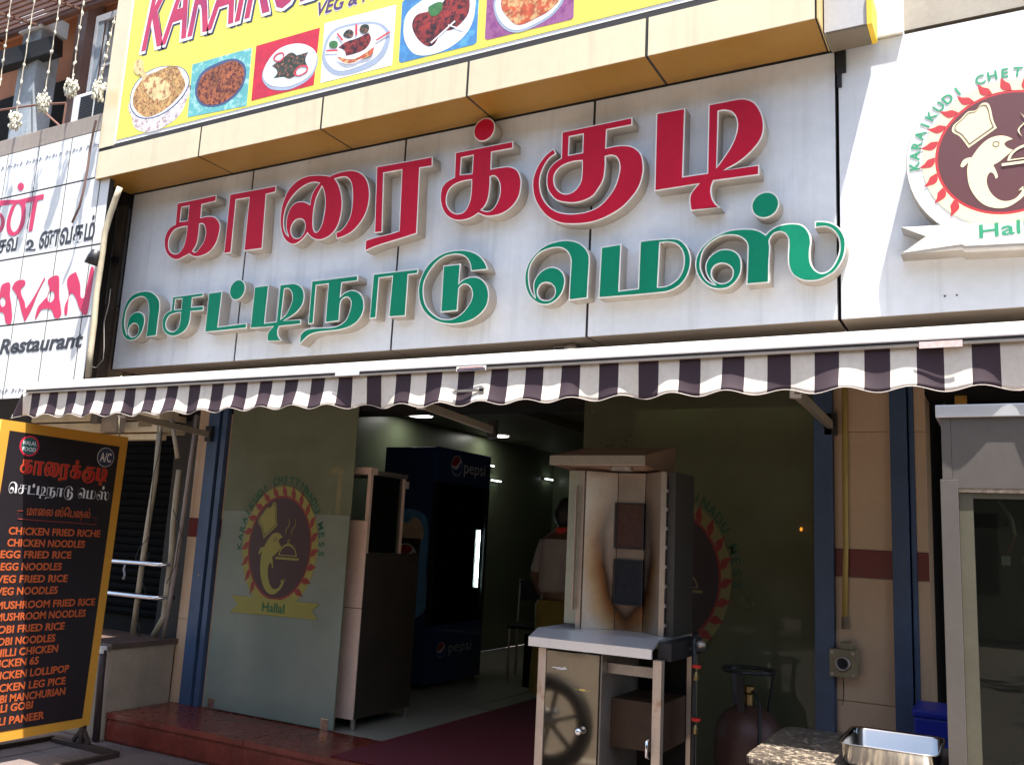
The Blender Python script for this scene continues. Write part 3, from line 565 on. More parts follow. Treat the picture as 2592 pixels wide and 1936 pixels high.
# ---------------------------------------------------------------- emblem used on the right sign and on the glass
M_brown = mat('maroon_print', (.10, .03, .035), .5, 0, .05)
M_creamp = mat('cream_print', (.78, .72, .46), .5, 0, .03)
M_leaf = mat('red_print', (.48, .03, .04), .5, 0, .05)
M_gprint = mat('green_print', (.03, .30, .15), .5, 0, .05)
def emblem(parent, cx, cz, r, y, mats, ring=True, ribbon=True, sx=1., th=.0012, clip=None):
    """cx,cz centre, r = radius of the dark disc, y = front plane the print sits on"""
    br, cr, lf, gp = mats
    fr = (Vector((cx, y, cz)), Vector((r*sx, 0, 0)), Vector((0, 0, r)), Vector((0, -1, 0)))
    lay = [0]
    def S(name, m, polys, sm=True):
        lay[0] += 1
        return shape(name, m, parent, polys, fr, .0004+(lay[0]-1)*th*.2, .0004+lay[0]*th*.2+th*.4, sm)
    S('cream_ring', cr, [circle(0, 0, 1.235, 56), circle(0, 0, 1.03, 56)], False)
    S('red_ring', lf, [circle(0, 0, 1.04, 56), circle(0, 0, .99, 56)], False)
    S('dark_disc', br, [circle(0, 0, .995, 56)], False)
    leaf = [(p[0]*1.35, p[1]*1.35)+tuple(p[2:]) for p in pts("-.1,-.03,1 -.055,.03 0,.045 .055,.015 .115,-.03,1 .04,-.035 -.02,-.055 -.06,-.045")]
    for k in range(19):
        a = R(-48+k*15.3)
        if R(228) < a: break
        ca, sa = math.cos(a+R(-60)+math.pi/2), math.sin(a+R(-60)+math.pi/2)
        px, pz = 1.135*math.cos(a), 1.135*math.sin(a)
        S('leaf', lf, [[(px+p[0]*ca-p[1]*sa, pz+p[0]*sa+p[1]*ca)+tuple(p[2:]) for p in leaf]]); lay[0] -= 1
    lay[0] += 1
    w = "KARAIKUDI CHETTINADU MESS"
    n = len(w)
    for i, ch in enumerate(w):
        if ch == ' ': continue
        a = R(181-i*184/(n-1))
        me = text_mesh(ch, .020)
        xm = [v.co.x for v in me.vertices]; mid = (min(xm)+max(xm))/2
        k = .222
        q = a-math.pi/2
        for v in me.vertices:
            lx = (v.co.x-mid)*k; lz = v.co.y*k*1.0+1.275
            zz = v.co.z
            X_ = lx*math.cos(q)-lz*math.sin(q); Z_ = lx*math.sin(q)+lz*math.cos(q)
            v.co = fr[0]+fr[1]*X_+fr[2]*Z_+fr[3]*(.0012 if zz > 0 else .0003)
        finish('lettering', me, gp, parent)
    S('chef_hat', cr, [E_HAT]); S('fish', cr, [E_FISH])
    lay[0] += 1
    S('fish_eye', br, [circle(E_EYE[0], E_EYE[1], .05, 16), circle(E_EYE[0], E_EYE[1], .038, 16)], False)
    hc = [sum(p[0] for p in E_HAT)/len(E_HAT), sum(p[1] for p in E_HAT)/len(E_HAT)]
    def sc_(k): return [(hc[0]+(p[0]-hc[0])*k, hc[1]+(p[1]-hc[1])*k)+tuple(p[2:]) for p in E_HAT]
    S('hat_outline', br, [sc_(.88), sc_(.84)])
    # cloche on a tray held by the tail, steam above
    S('cloche', cr, [pts("-.0,-.16,1 .04,-.05 .16,.05 .3,.08 .44,.05 .56,-.05 .6,-.16,1"), pts(".04,-.14,1 .09,-.05 .18,.015 .3,.04 .42,.015 .52,-.05 .56,-.14,1")])
    S('cloche', cr, [circle(.30, .125, .045, 16), circle(.30, .125, .026, 16)], False)
    S('tray', cr, [[(-.08, -.235), (.68, -.235), (.68, -.19), (-.08, -.19)]], False)
    for dx in (.22, .42):
        S('steam', cr, [pts("0,.22,1 -.06,.33 .03,.46 -.02,.60,1 .05,.46 -.04,.33".replace(' ', ' '))] if False else
          [[(p[0]+dx, p[1])+tuple(p[2:]) for p in pts("0,.22,1 -.055,.34 .045,.47 -.01,.62,1 .065,.47 -.03,.34")]])
    if ribbon:
        rb = pts("-1.45,-1.02,1 1.45,-1.02,1 1.22,-1.17,1 1.45,-1.32,1 -1.45,-1.36,1 -1.2,-1.19,1")
        S('ribbon', cr, [rb], False)
        t = text('lettering', gp, parent, 'Hallal', (fr[0]+fr[3]*.0062, fr[1], fr[2], fr[3]), -.36, .36, -1.27, -1.09, 0, .001, .012)
E_C = (5.583, 3.062); E_R = .26
def _loc(p): return [((a[0]-E_C[0])/E_R, (a[1]-E_C[1])/E_R)+tuple(a[2:]) for a in p]
E_HAT = _loc([(5.4426, 3.1023, 1), (5.5501, 3.1728, 1), (5.5382, 3.2126), (5.5305, 3.2665), (5.5193, 3.2909), (5.4976, 3.2923), (5.4748, 3.2669), (5.4454, 3.2656), (5.4149, 3.2361), (5.3869, 3.2119), (5.3836, 3.1859), (5.4101, 3.1605)])
E_FISH = _loc([(5.6069, 3.1125, 1), (5.585, 3.129), (5.5569, 3.137), (5.5184, 3.1295), (5.4838, 3.1009), (5.4533, 3.0587, 1), (5.4239, 3.0532), (5.4094, 3.0266, 1), (5.418, 3.0195), (5.4406, 3.0418, 1), (5.4344, 2.9995), (5.4396, 2.9355), (5.462, 2.8809), (5.4941, 2.8424), (5.5359, 2.8225), (5.578, 2.8223), (5.6206, 2.8469), (5.6397, 2.8664), (5.6597, 2.9079, 1), (5.6408, 2.894), (5.6175, 2.8863, 1), (5.6365, 2.9002), (5.6118, 2.8593), (5.5789, 2.8473), (5.5466, 2.8575), (5.5195, 2.8895), (5.5058, 2.9312), (5.5079, 2.965), (5.5227, 2.9809), (5.5382, 2.9501, 1), (5.5466, 2.959), (5.5309, 3.0115, 1), (5.5575, 3.0253), (5.605, 3.0656, 1), (5.5809, 3.084), (5.5769, 3.1019)])
E_EYE = _loc([(5.5447, 3.1018)])[0]

rs = thing('emblem_sign', 'white wall sign with fish and chef hat emblem at the top right', 'sign', (5.6, 0, 2.42))
box('backing', M_gap, rs, 4.906, 6.15, .0045, .0115, 2.424, 3.735)
M_acp2 = M_acp
MB().box(4.910, 6.14, .0, .004, 2.42, 3.733).build('panel', M_acp2, rs, bev=.0015)
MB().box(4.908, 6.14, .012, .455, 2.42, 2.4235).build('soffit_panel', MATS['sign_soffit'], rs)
for x in (5.33, 5.375):
    MB().tube([(x, -.002, 2.49), (x, 0.0, 2.49)], .004, 8).build('screw', M_blackm, rs)
bd = shape('emblem_disc', M_cream, rs, [circle(E_C[0], E_C[1], .385, 64)], YF(-.001), 0, .085, False)
shape('disc_face', M_white, bd, [circle(E_C[0], E_C[1], .382, 64)], YF(-.0862), 0, .001, False)
emblem(bd, E_C[0], E_C[1], E_R, -.088, (M_brown, M_creamp, M_leaf, M_gprint), ribbon=False)
rib = shape('ribbon', M_cream, rs, [[(5.1721, 2.7814, 1), (5.4845, 2.7627, 1), (5.4865, 2.7529, 1), (5.6979, 2.7449, 1), (5.6928, 2.6265, 1), (5.4162, 2.6413, 1), (5.4046, 2.6538, 1), (5.1695, 2.6602, 1), (5.267, 2.7293, 1)]], YF(-.0005), 0, .104, False)
shape('ribbon_face', M_white, rib, [[(5.1771, 2.7796, 1), (5.4844, 2.7604, 1), (5.4864, 2.7507, 1), (5.6956, 2.743, 1), (5.6917, 2.6536, 1), (5.4171, 2.6691, 1), (5.4053, 2.6778, 1), (5.1798, 2.6665, 1), (5.272, 2.7275, 1)]], YF(-.105), 0, .0015, False)
text('lettering', M_gprint, rib, 'Hallal', YF(-.1068), 5.47, 5.72, 2.696, 2.755, 0, .001, .012, rise=.03)

for x, z in ((4.36, 0), (5.60, 0)):
    t = thing('downlight', 'round recessed light under the sign '+('beside the lamp' if x < 5 else 'above the right cabinet'), 'light', (x, .40, 2.42))
    MB().lathe((x, .40, 2.4165), [(.085, 0), (.09, -.004), (.07, -.006), (.065, 0)], 28).build('rim', mat('rim_cream', (.35, .25, .17), .4), t)
    MB().lathe((x, .40, 2.4185), [(0, 0), (.064, 0)], 28).build('lens', mat('lamp_lens', (.3, .27, .22), .2), t)

# ---------------------------------------------------------------- yellow billboard over the sign
bb = thing('billboard', 'yellow banner of food photographs in a gold panel frame at the top', 'billboard', (2.4, -.15, 3.72))
bx = (-.03, 1.0, 2.025, 3.045, 4.07, 4.868)
for a, b in zip(bx[:-1], bx[1:]):
    MB().box(a+.008, b-.008, -.31, -.306, 3.722, 3.925).build('fascia_panel', M_gold, bb, bev=.0015)
for a, b in zip(bx[:-1], bx[1:]):
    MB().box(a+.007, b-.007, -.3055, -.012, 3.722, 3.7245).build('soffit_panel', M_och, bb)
box('frame_core', M_gap, bb, -.026, 4.864, -.3052, .048, 3.7248, 3.955)
box('side_panel', M_gold, bb, -.030, .118, -.31, -.285, 3.952, 5.7)
box('end_panel', M_goldcap, bb, 4.869, 4.874, -.31, -.0, 3.722, 4.6)
box('core', M_gap, bb, -.02, 4.86, -.280, .04, 3.96, 5.5)
MB().box(.105, 4.86, -.296, -.2845, 3.968, 5.6).build('banner_border', M_white, bb)
M_yel = mat('yellow_flex', (.84, .73, .10), .45, 0, .05, 1.2, .03)
bn = box('banner', M_yel, bb, .135, 4.85, -.2985, -.2965, 3.993, 5.6)
BY = -.2988
def ftext(body, u0, u1, v0, v1, m, dx=0, dz=0, d=0., bold=.03, shear=.25):
    return text('lettering', m, bn, body, YF(BY), u0+dx, u1+dx, v0+dz, v1+dz, d, d+.0006, bold, shear)
M_pur = mat('purple_print', (.09, .04, .16), .5); M_navy = mat('navy_print', (.03, .04, .09), .5)
M_mag = mat('magenta_print', (.50, .035, .10), .45, 0, .12, 2.5, col2=(.26, .03, .13), c2s=1.6, c2t=.5)
KX0, KX1, KZ0, KZ1 = .275, 2.13, 4.63, 5.20
for k, (dx, dz) in enumerate(((.018, -.018), (.026, -.026), (.024, -.010))):
    ftext('KARAIKUDI', KX0, KX1, KZ0, KZ1, M_navy, dx, dz, k*.00005, .016)
for k, (dx, dz) in enumerate(((.010, .006), (-.010, .006), (-.010, -.012), (.010, -.012))):
    ftext('KARAIKUDI', KX0, KX1, KZ0, KZ1, M_white, dx, dz, .0008+k*.00005, .016)
ftext('KARAIKUDI', KX0+.01, KX1-.01, KZ0+.012, KZ1-.012, M_mag, 0, 0, .0016, .018)
ftext('VEG & NON VEG', 1.90, 2.80, 4.488, 4.592, M_white, 0, 0, 0, .03)
ftext('VEG & NON VEG', 1.905, 2.795, 4.495, 4.586, M_pur, 0, 0, .0008, .025)
# food photographs printed on the banner
def food(name, col, poly, bg, bg2, shapes):
    p = shape(name, mat(col+'_picture_ground', bg, .5, 0, .15, 14, col2=bg2, c2s=22, c2t=.55), bn, [poly], YF(BY), 0, .0006, len(poly[0]) > 2)
    for i, (nm, m, polys, sm) in enumerate(shapes):
        shape(nm, m, p, polys, YF(BY), .0008+i*.0005, .0012+i*.0005, sm)
M_rice = mat('rice_print', (.62, .38, .14), .5, 0, .45, 22, col2=(.24, .07, .02), c2s=75, c2t=.54)
M_curry = mat('curry_print', (.42, .13, .04), .5, 0, .55, 18, col2=(.10, .012, .01), c2s=55, c2t=.52)
M_meat = mat('meat_print', (.30, .03, .02), .4, 0, .6, 12, col2=(.04, .008, .008), c2s=32, c2t=.52)
M_herb = mat('herb_print', (.03, .05, .03), .5, 0, .5, 30, col2=(.40, .12, .08), c2s=60, c2t=.58)
M_plate = mat('plate_print', (.76, .79, .84), .4, 0, .22, 5)
M_rim = mat('blue_rim_print', (.06, .09, .2), .5); M_shade = mat('grey_blue_print', (.34, .40, .52), .5, 0, .1, 8)
M_chk = mat('chicken_print', (.80, .62, .30), .5, 0, .45, 16, col2=(.36, .12, .04), c2s=24, c2t=.56)
M_rib = mat('bowl_side_print', (.74, .70, .70), .5, 0, .3, 24, col2=(.40, .25, .28), c2s=45, c2t=.56)
M_redp = mat('red_strip_print', (.6, .05, .07), .5); M_wh = mat('white_strip_print', (.8, .8, .78), .5)
M_grn = mat('leaf_print', (.05, .18, .05), .5, 0, .3, 30); M_nood = mat('noodle_print', (.50, .09, .03), .5, 0, .4, 24, col2=(.7, .45, .2), c2s=26, c2t=.54)
p = shape('bowl_side', M_rib, bn, [[(0.2309, 4.2599), (0.2754, 4.1355, 1), (0.3145, 4.0565), (0.4173, 4.002), (0.5447, 3.9892), (0.6637, 4.0124), (0.7671, 4.062), (0.8092, 4.1437, 1), (0.8219, 4.266), (0.6751, 4.1706), (0.4895, 4.144), (0.3354, 4.1886)]], YF(BY), 0, .0006)
shape('bowl_rim', M_rim, p, [[(0.2323, 4.2524), (0.2476, 4.373), (0.3493, 4.446), (0.4827, 4.4673), (0.6301, 4.4452), (0.7402, 4.403), (0.8069, 4.3321), (0.8219, 4.266), (0.7666, 4.18), (0.647, 4.1132), (0.5181, 4.089), (0.379, 4.1085), (0.2907, 4.1614)]], YF(BY), .0008, .0011)
shape('bowl_rim', M_plate, p, [[(0.2403, 4.2522), (0.2567, 4.3675), (0.3554, 4.4388), (0.4857, 4.4609), (0.6312, 4.4385), (0.7332, 4.4003), (0.7978, 4.332), (0.8124, 4.268), (0.7581, 4.1866), (0.642, 4.1205), (0.517, 4.0956), (0.3829, 4.1142), (0.298, 4.165)]], YF(BY), .0012, .0014)
shape('rice', M_rice, p, [[(0.2642, 4.2532), (0.2777, 4.3448), (0.3635, 4.4211), (0.4877, 4.4373), (0.5919, 4.4466), (0.6808, 4.4232), (0.7387, 4.3539), (0.785, 4.2669), (0.7355, 4.2003), (0.6422, 4.1422), (0.5243, 4.109), (0.4175, 4.1119), (0.3175, 4.1777)]], YF(BY), .0015, .0018)
shape('chicken_leg', M_chk, p, [[(0.3777, 4.3963), (0.4652, 4.3991), (0.5911, 4.3362), (0.6499, 4.2672), (0.6302, 4.2148), (0.5068, 4.2116), (0.4189, 4.2723), (0.3664, 4.348), (0.3223, 4.43), (0.2494, 4.4751), (0.2254, 4.5245), (0.2564, 4.5765), (0.3216, 4.5471), (0.3375, 4.485), (0.3826, 4.4242)]], YF(BY), .0019, .0022)
food('food_picture', 'teal', [(0.8297, 4.4097, 1), (1.3722, 4.405, 1), (1.3806, 4.0025, 1), (0.8432, 4.0267, 1)], (.12, .42, .44), (.35, .62, .60), [
    ('dish', M_rim, [[(0.8841, 4.2183), (0.9262, 4.327), (1.0632, 4.3657), (1.2117, 4.3649), (1.3135, 4.3094), (1.3447, 4.2354), (1.3275, 4.1457), (1.2595, 4.0864), (1.1613, 4.0527), (1.0191, 4.0675), (0.931, 4.1192)]], True),
    ('curry', M_curry, [[(0.908, 4.2098), (0.947, 4.3086), (1.0755, 4.3423), (1.214, 4.3487), (1.2979, 4.2994), (1.3278, 4.2357), (1.3092, 4.1562), (1.2488, 4.102), (1.1504, 4.0683), (1.0262, 4.0797), (0.9427, 4.1305)]], True)])
food('food_picture', 'red', [(1.4095, 4.4084, 1), (1.937, 4.4062, 1), (1.93, 4.0283, 1), (1.4168, 4.0294, 1)], (.55, .02, .05), (.48, .02, .05), [
    ('plate', M_shade, [[(1.4896, 4.1773), (1.5194, 4.2631), (1.6078, 4.3353), (1.7668, 4.3372), (1.8991, 4.2673), (1.9456, 4.1927), (1.9042, 4.0875), (1.7629, 4.0412), (1.643, 4.0534), (1.5496, 4.0924)]], True),
    ('plate', M_plate, [[(1.4963, 4.189), (1.5261, 4.2748), (1.6152, 4.3401), (1.7664, 4.3405), (1.894, 4.2781), (1.9355, 4.2014), (1.8949, 4.1023), (1.7525, 4.0626), (1.6399, 4.078), (1.5461, 4.1192)]], True),
    ('food', M_herb, [[(1.5681, 4.2324, 1), (1.6179, 4.2541), (1.6641, 4.2698, 1), (1.7172, 4.2902), (1.7682, 4.2589, 1), (1.8614, 4.26, 1), (1.8434, 4.2159), (1.8638, 4.1729, 1), (1.7857, 4.1775), (1.784, 4.1264, 1), (1.7308, 4.1122), (1.6805, 4.136, 1), (1.5913, 4.1455, 1), (1.6189, 4.1819)]], True),
    ('tomato', M_redp, [[(1.5729, 4.2906), (1.643, 4.3106), (1.6641, 4.2698), (1.6188, 4.2473)], [(1.5859, 4.2843), (1.6401, 4.3014), (1.6542, 4.272), (1.6175, 4.2574)]], True),
    ('tomato', M_redp, [[(1.7687, 4.1233), (1.7857, 4.1775), (1.8685, 4.1654), (1.8619, 4.1222)], [(1.78, 4.1273), (1.7931, 4.1681), (1.8593, 4.1579), (1.8518, 4.1295)]], True)])
food('food_picture', 'white', [(1.9708, 4.4259, 1), (2.5111, 4.4103, 1), (2.5149, 4.0269, 1), (1.9824, 4.0292, 1)], (.80, .80, .80), (.74, .76, .8), [
    ('plate', M_shade, [[(1.9762, 4.2173), (2.0297, 4.3532), (2.2007, 4.3685), (2.3715, 4.3339), (2.4688, 4.2618), (2.4853, 4.1787), (2.4314, 4.081), (2.2893, 4.0416), (2.1197, 4.0507), (2.0164, 4.118)]], True),
    ('plate', M_plate, [[(1.9994, 4.2284), (2.0505, 4.3399), (2.2024, 4.3518), (2.3637, 4.3198), (2.442, 4.2604), (2.4525, 4.1944), (2.4015, 4.1115), (2.2676, 4.0743), (2.1167, 4.0796), (2.0276, 4.1481)]], True),
    ('fish', M_meat, [[(2.1004, 4.2335, 1), (2.1552, 4.2573), (2.2397, 4.2614), (2.3217, 4.2778, 1), (2.3449, 4.2281), (2.3127, 4.1797), (2.24, 4.1646), (2.1646, 4.1658, 1), (2.1515, 4.2012)]], True),
    ('olive', M_herb, [[(2.1305, 4.3122), (2.1661, 4.3362), (2.2066, 4.31), (2.2003, 4.279), (2.1522, 4.2865)]], True),
    ('olive', M_herb, [[(2.2535, 4.3107), (2.2693, 4.3392), (2.3169, 4.3274), (2.3244, 4.2973), (2.2941, 4.2765)]], True),
    ('olive', M_grn, [[(2.0259, 4.2798), (2.056, 4.2891), (2.092, 4.2682), (2.0856, 4.237), (2.0411, 4.2474)]], True),
    ('tomato', M_redp, [[(2.219, 4.3558, 1), (2.2334, 4.3522, 1), (2.2405, 4.2815, 1), (2.2261, 4.2849, 1)]], False),
    ('tomato', M_redp, [[(2.0758, 4.3296, 1), (2.0902, 4.3302, 1), (2.1363, 4.274, 1), (2.1252, 4.2709, 1)]], False),
    ('tomato', M_redp, [[(2.3827, 4.2151, 1), (2.4791, 4.2474, 1), (2.4872, 4.2375, 1), (2.3924, 4.2088, 1)]], False),
    ('tomato', M_redp, [[(2.008, 4.2387, 1), (2.1, 4.2198, 1), (2.1011, 4.2089, 1), (2.0092, 4.2277, 1)]], False),
    ('carrot', M_nood, [[(2.0919, 4.1784, 1), (2.1469, 4.1537), (2.1865, 4.1366), (2.2528, 4.1295), (2.3776, 4.1725, 1), (2.355, 4.1221), (2.2726, 4.117), (2.2457, 4.1071), (2.1698, 4.1162)]], True)])
food('food_picture', 'blue', [(2.5535, 4.4151), (2.5786, 4.4323, 1), (3.078, 4.4058, 1), (3.0823, 4.0366), (3.0631, 4.0263, 1), (2.5782, 4.0283), (2.5611, 4.0438)], (.06, .22, .50), (.10, .36, .62), [
    ('plate', M_plate, [[(2.5772, 4.243), (2.5959, 4.3328), (2.6791, 4.382), (2.8207, 4.4302), (3.0313, 4.3805), (3.0601, 4.2515), (3.032, 4.1308), (2.9476, 4.0611), (2.8176, 4.0312), (2.68, 4.0553), (2.6033, 4.1428)]], True),
    ('food', M_meat, [[(2.6391, 4.2355), (2.6597, 4.3008), (2.7454, 4.3061), (2.8125, 4.3159), (2.8922, 4.3721), (3.0018, 4.3351), (3.0206, 4.2391), (2.9799, 4.1814), (2.9165, 4.1517), (2.8501, 4.1528), (2.7883, 4.0837), (2.7085, 4.1256)]], True),
    ('leaf', M_grn, [[(2.7432, 4.334, 1), (2.8273, 4.343), (2.8395, 4.2935, 1), (2.7995, 4.2652), (2.7556, 4.2841)]], True),
    ('onion', M_wh, [[(2.7739, 4.1062, 1), (2.9292, 4.2032, 1), (2.9364, 4.1954, 1), (2.7829, 4.0987, 1)]], False),
    ('onion', M_wh, [[(2.889, 4.1889, 1), (2.9914, 4.1333, 1), (2.9885, 4.128, 1), (2.8879, 4.1816, 1)]], False)])
food('food_picture', 'purple', [(3.1313, 4.3231), (3.1405, 4.3658, 1), (3.6588, 4.3238, 1), (3.6637, 4.0381), (3.6535, 4.0281, 1), (3.1496, 4.0338), (3.1331, 4.0467)], (.30, .10, .25), (.22, .05, .2), [
    ('plate', M_shade, [[(3.1772, 4.2211), (3.2035, 4.3036), (3.3851, 4.3576), (3.6031, 4.282), (3.6149, 4.1784), (3.5611, 4.0927), (3.461, 4.0465), (3.3271, 4.0326), (3.2315, 4.0963)]], True),
    ('plate', M_plate, [[(3.1889, 4.2217), (3.2159, 4.2928), (3.3855, 4.3501), (3.5925, 4.2777), (3.6016, 4.1855), (3.5497, 4.1027), (3.4529, 4.0593), (3.334, 4.0455), (3.2426, 4.1045)]], True),
    ('food', M_nood, [[(3.2243, 4.2162), (3.244, 4.2778), (3.3867, 4.3277), (3.5378, 4.2785), (3.5861, 4.179), (3.531, 4.1147), (3.4441, 4.0867), (3.34, 4.073), (3.2758, 4.1292)]], True)])

box('core_wall', M_gap, bld, -.0, 6.6, .34, .40, 2.432, 3.779)
# pillar pieces right of the billboard
pr_ = thing('roof_pillar', 'white plastered pillar above the emblem sign, beside the billboard end', 'pillar', (5.1, 0, 3.735))
box('shaft', mat('white_plaster', (.74, .72, .66), .6, 0, .08, 4, .1), pr_, 5.046, 5.193, -.02, .35, 3.737, 5.6)
box('beam_casing', mat('grey_casing', (.42, .42, .44), .5, 0, .12), pr_, 4.880, 5.062, -.19, -.021, 3.715, 5.6)
box('yellow_strip', mat('yellow_strip', (.75, .5, .03), .5), pr_, 5.063, 5.085, -.20, -.021, 3.705, 3.86)
box('dark_underside', mat('casing_soffit', (.16, .13, .09), .6), pr_, 4.885, 5.06, -.185, -.021, 3.705, 3.7145)
up = thing('stone_wall', 'brown stone wall above the emblem sign', 'wall', (5.7, .2, 3.735))
M_st = mat('brown_stone', (.13, .10, .06), .7, 0, .3, 3, 0, .5, 20, col2=(.07, .06, .04), c2s=5, c2t=.55)
for j in range(4):
    for i in range(4):
        MB().box(5.20+i*.31, 5.503+i*.31, .15, .25, 3.735+j*.215+random.uniform(0, .004), 3.942+j*.215).build('stone', M_st, up, bev=.006)
box('core', M_gap, up, 5.195, 6.5, .22, .35, 3.736, 5.5)

# ---------------------------------------------------------------- awning
aw = thing('awning', 'brown and cream striped awning with white front bar across the shop', 'awning', (3.4, -.4, 2.1))
def stripe_mat(name, ca, cb, pitch, off):
    m = mat(name, ca, .75, 0, .14, 4, .3)
    nt = m.node_tree; L = nt.links.new; b = nt.nodes['Principled BSDF']
    geo = nt.nodes.new('ShaderNodeNewGeometry'); sp = nt.nodes.new('ShaderNodeSeparateXYZ'); L(geo.outputs['Position'], sp.inputs[0])
    a = nt.nodes.new('ShaderNodeMath'); a.operation = 'SUBTRACT'; a.inputs[1].default_value = off; L(sp.outputs[0], a.inputs[0])
    d = nt.nodes.new('ShaderNodeMath'); d.operation = 'DIVIDE'; d.inputs[1].default_value = pitch*2; L(a.outputs[0], d.inputs[0])
    f = nt.nodes.new('ShaderNodeMath'); f.operation = 'FRACT'; L(d.outputs[0], f.inputs[0])
    g = nt.nodes.new('ShaderNodeMath'); g.operation = 'GREATER_THAN'; g.inputs[1].default_value = .5; L(f.outputs[0], g.inputs[0])
    src = b.inputs['Base Color'].links[0].from_socket
    x = nt.nodes.new('ShaderNodeMix'); x.data_type = 'RGBA'; L(g.outputs[0], x.inputs[0]); L(src, x.inputs[6]); x.inputs[7].default_value = (*cb, 1)
    L(x.outputs[2], b.inputs['Base Color'])
    return m
PITCH = .0814
M_str = stripe_mat('awning_stripe', (.66, .61, .54), (.028, .012, .020), PITCH, .566-PITCH)
M_bar = mat('white_powder_coat', (.80, .79, .77), .35, 0, .04, 3, .05)
MB().box(.53, 6.5, -.945, -.895, 2.092, 2.137).build('front_bar', M_bar, aw, bev=.004)
box('bar_groove', M_gap, aw, .535, 6.5, -.9415, -.9, 2.084, 2.0915)
MB().box(.535, 6.5, -.940, -.925, 2.074, 2.0835).build('valance_rail', M_cream, aw)
MB().box(.522, .5295, -.95, -.888, 2.075, 2.145).build('bar_end', M_bar, aw, bev=.003)
def valance():
    mb = MB(); nx = 620; nz = 9; x0, x1 = .47, 6.45
    rnd = random.Random(5)
    folds = [(rnd.uniform(.5, 6.3), rnd.uniform(.05, .13), rnd.uniform(-.018, .012)) for _ in range(12)]+[(1.70, .07, .02), (3.02, .10, -.028), (4.86, .08, -.03), (.52, .06, -.03)]
    vs = []
    for i in range(nx+1):
        x = x0+(x1-x0)*i/nx
        zb = 1.934+.0095*math.cos(2*math.pi*(x-4.86)/.2055)+.005*math.sin(x*3.1)
        sway = .008*math.sin(x*5.2+1)+sum(a*math.exp(-((x-c)/w)**2) for c, w, a in folds)
        for j in range(nz+1):
            t = j/nz
            z = 2.074+(zb-2.074)*t
            y = -.926-.016*t**2.4-.010*math.sin(2*math.pi*(x-4.80)/.2055)*t**1.5*.6-sway*t**1.6
            dx = 0
            if x < .56: dx = -(.56-x)*t*.9; 
            vs.append((x+dx, y, z))
    fs = [(i*(nz+1)+j, (i+1)*(nz+1)+j, (i+1)*(nz+1)+j+1, i*(nz+1)+j+1) for i in range(nx) for j in range(nz)]
    mb.add(vs, fs)
    o = mb.build('valance', M_str, aw, smooth=True)
    md = o.modifiers.new('thick', 'SOLIDIFY'); md.thickness = .0016
    hem = MB().tube([(vs[i*(nz+1)+nz][0], vs[i*(nz+1)+nz][1], vs[i*(nz+1)+nz][2]) for i in range(0, nx+1, 2)], .0016, 5).build('hem', mat('hem_tape', (.45, .40, .37), .8, 0, .2, 20), aw)
    return o
valance()
cv = MB(); vs = []
for i in range(61):
    x = .56+5.9*i/60
    for j in range(9):
        t = j/8; vs.append((x, -.93+1.30*t, 2.1375+.24*t-.03*math.sin(math.pi*t)))
cv.add(vs, [(i*9+j, (i+1)*9+j, (i+1)*9+j+1, i*9+j+1) for i in range(60) for j in range(8)])
o = cv.build('canopy', M_str, aw, smooth=True); md = o.modifiers.new('thick', 'SOLIDIFY'); md.thickness = .0018
cyl('roller', M_bar, aw, (.56, .385, 2.375), (6.45, .385, 2.375), .03, 14)
for x in (.585, 2.9, 4.79):
    MB().beam((x, .43, 2.00), (x-.02, -.30, 2.045), .028, .04).build('arm', mat('arm_paint', (.30, .26, .2), .5, 0, .15), aw, bev=.003)
    MB().beam((x-.02, -.30, 2.045), (x+.28, -.90, 2.10), .022, .032).build('arm', MATS['arm_paint'], aw, bev=.003)
    MB().lathe((x-.02, -.30, 2.02), [(0, 0), (.024, 0), (.024, .05), (0, .05)], 14).build('elbow', M_bar, aw)
    MB().box(x-.03, x+.03, .40, .428, 1.95, 2.06).build('wall_plate', M_blackm, aw, bev=.003)
# stickers and clip on the awning
sf = [(3.4977, 2.0663), (3.6439, 2.0693), (3.6426, 2.0892), (3.496, 2.09)]
sx0, sx1, sz0, sz1 = sf[0][0], sf[1][0], sf[0][1], sf[2][1]
stk = MB().box(sx0, sx1, -.9463, -.9455, sz0+.002, sz1).build('sticker', M_white, aw)
MB().box(sx0+.004, sx1-.004, -.9468, -.9464, sz0+.003, sz0+.013).build('sticker_band', mat('sticker_grey', (.08, .06, .08), .5, 0, .5, 90), stk)
text('lettering', M_leaf, stk, 'AWNINGS', YF(-.9468), sx0+.01, sx1-.01, sz0+.015, sz1-.004) if False else \
    MB().box(sx0+.012, sx1-.012, -.9468, -.9464, sz0+.016, sz1-.004).build('sticker_band', mat('sticker_red', (.45, .05, .05), .5, 0, .5, 90), stk)
s2 = [(2.8382, 2.0807), (2.9777, 2.0806)]
MB().box(s2[0][0], s2[1][0], -.9463, -.9455, s2[0][1]-.004, s2[0][1]+.016).build('sticker', mat('sticker_pale', (.62, .64, .66), .5), aw)
s3_ = [(5.2971, 2.0667), (5.4252, 2.0689)]
MB().box(s3_[0][0], s3_[1][0], -.9463, -.9455, s3_[0][1]-.002, s3_[0][1]+.02).build('sticker', mat('sticker_pink', (.72, .55, .53), .5, 0, .2, 60), aw)
cpz = [(3.4941, 1.9843), (3.6364, 1.9849)]
MB().beam((cpz[0][0], -.944, cpz[0][1]), (cpz[1][0], -.944, cpz[1][1]), .006, .010).build('clip_rod', M_dsteel, aw)
MB().box(cpz[1][0]-.02, cpz[1][0]+.002, -.947, -.93, cpz[1][1]-.012, cpz[1][1]+.012).build('clip_end', M_dsteel, aw)

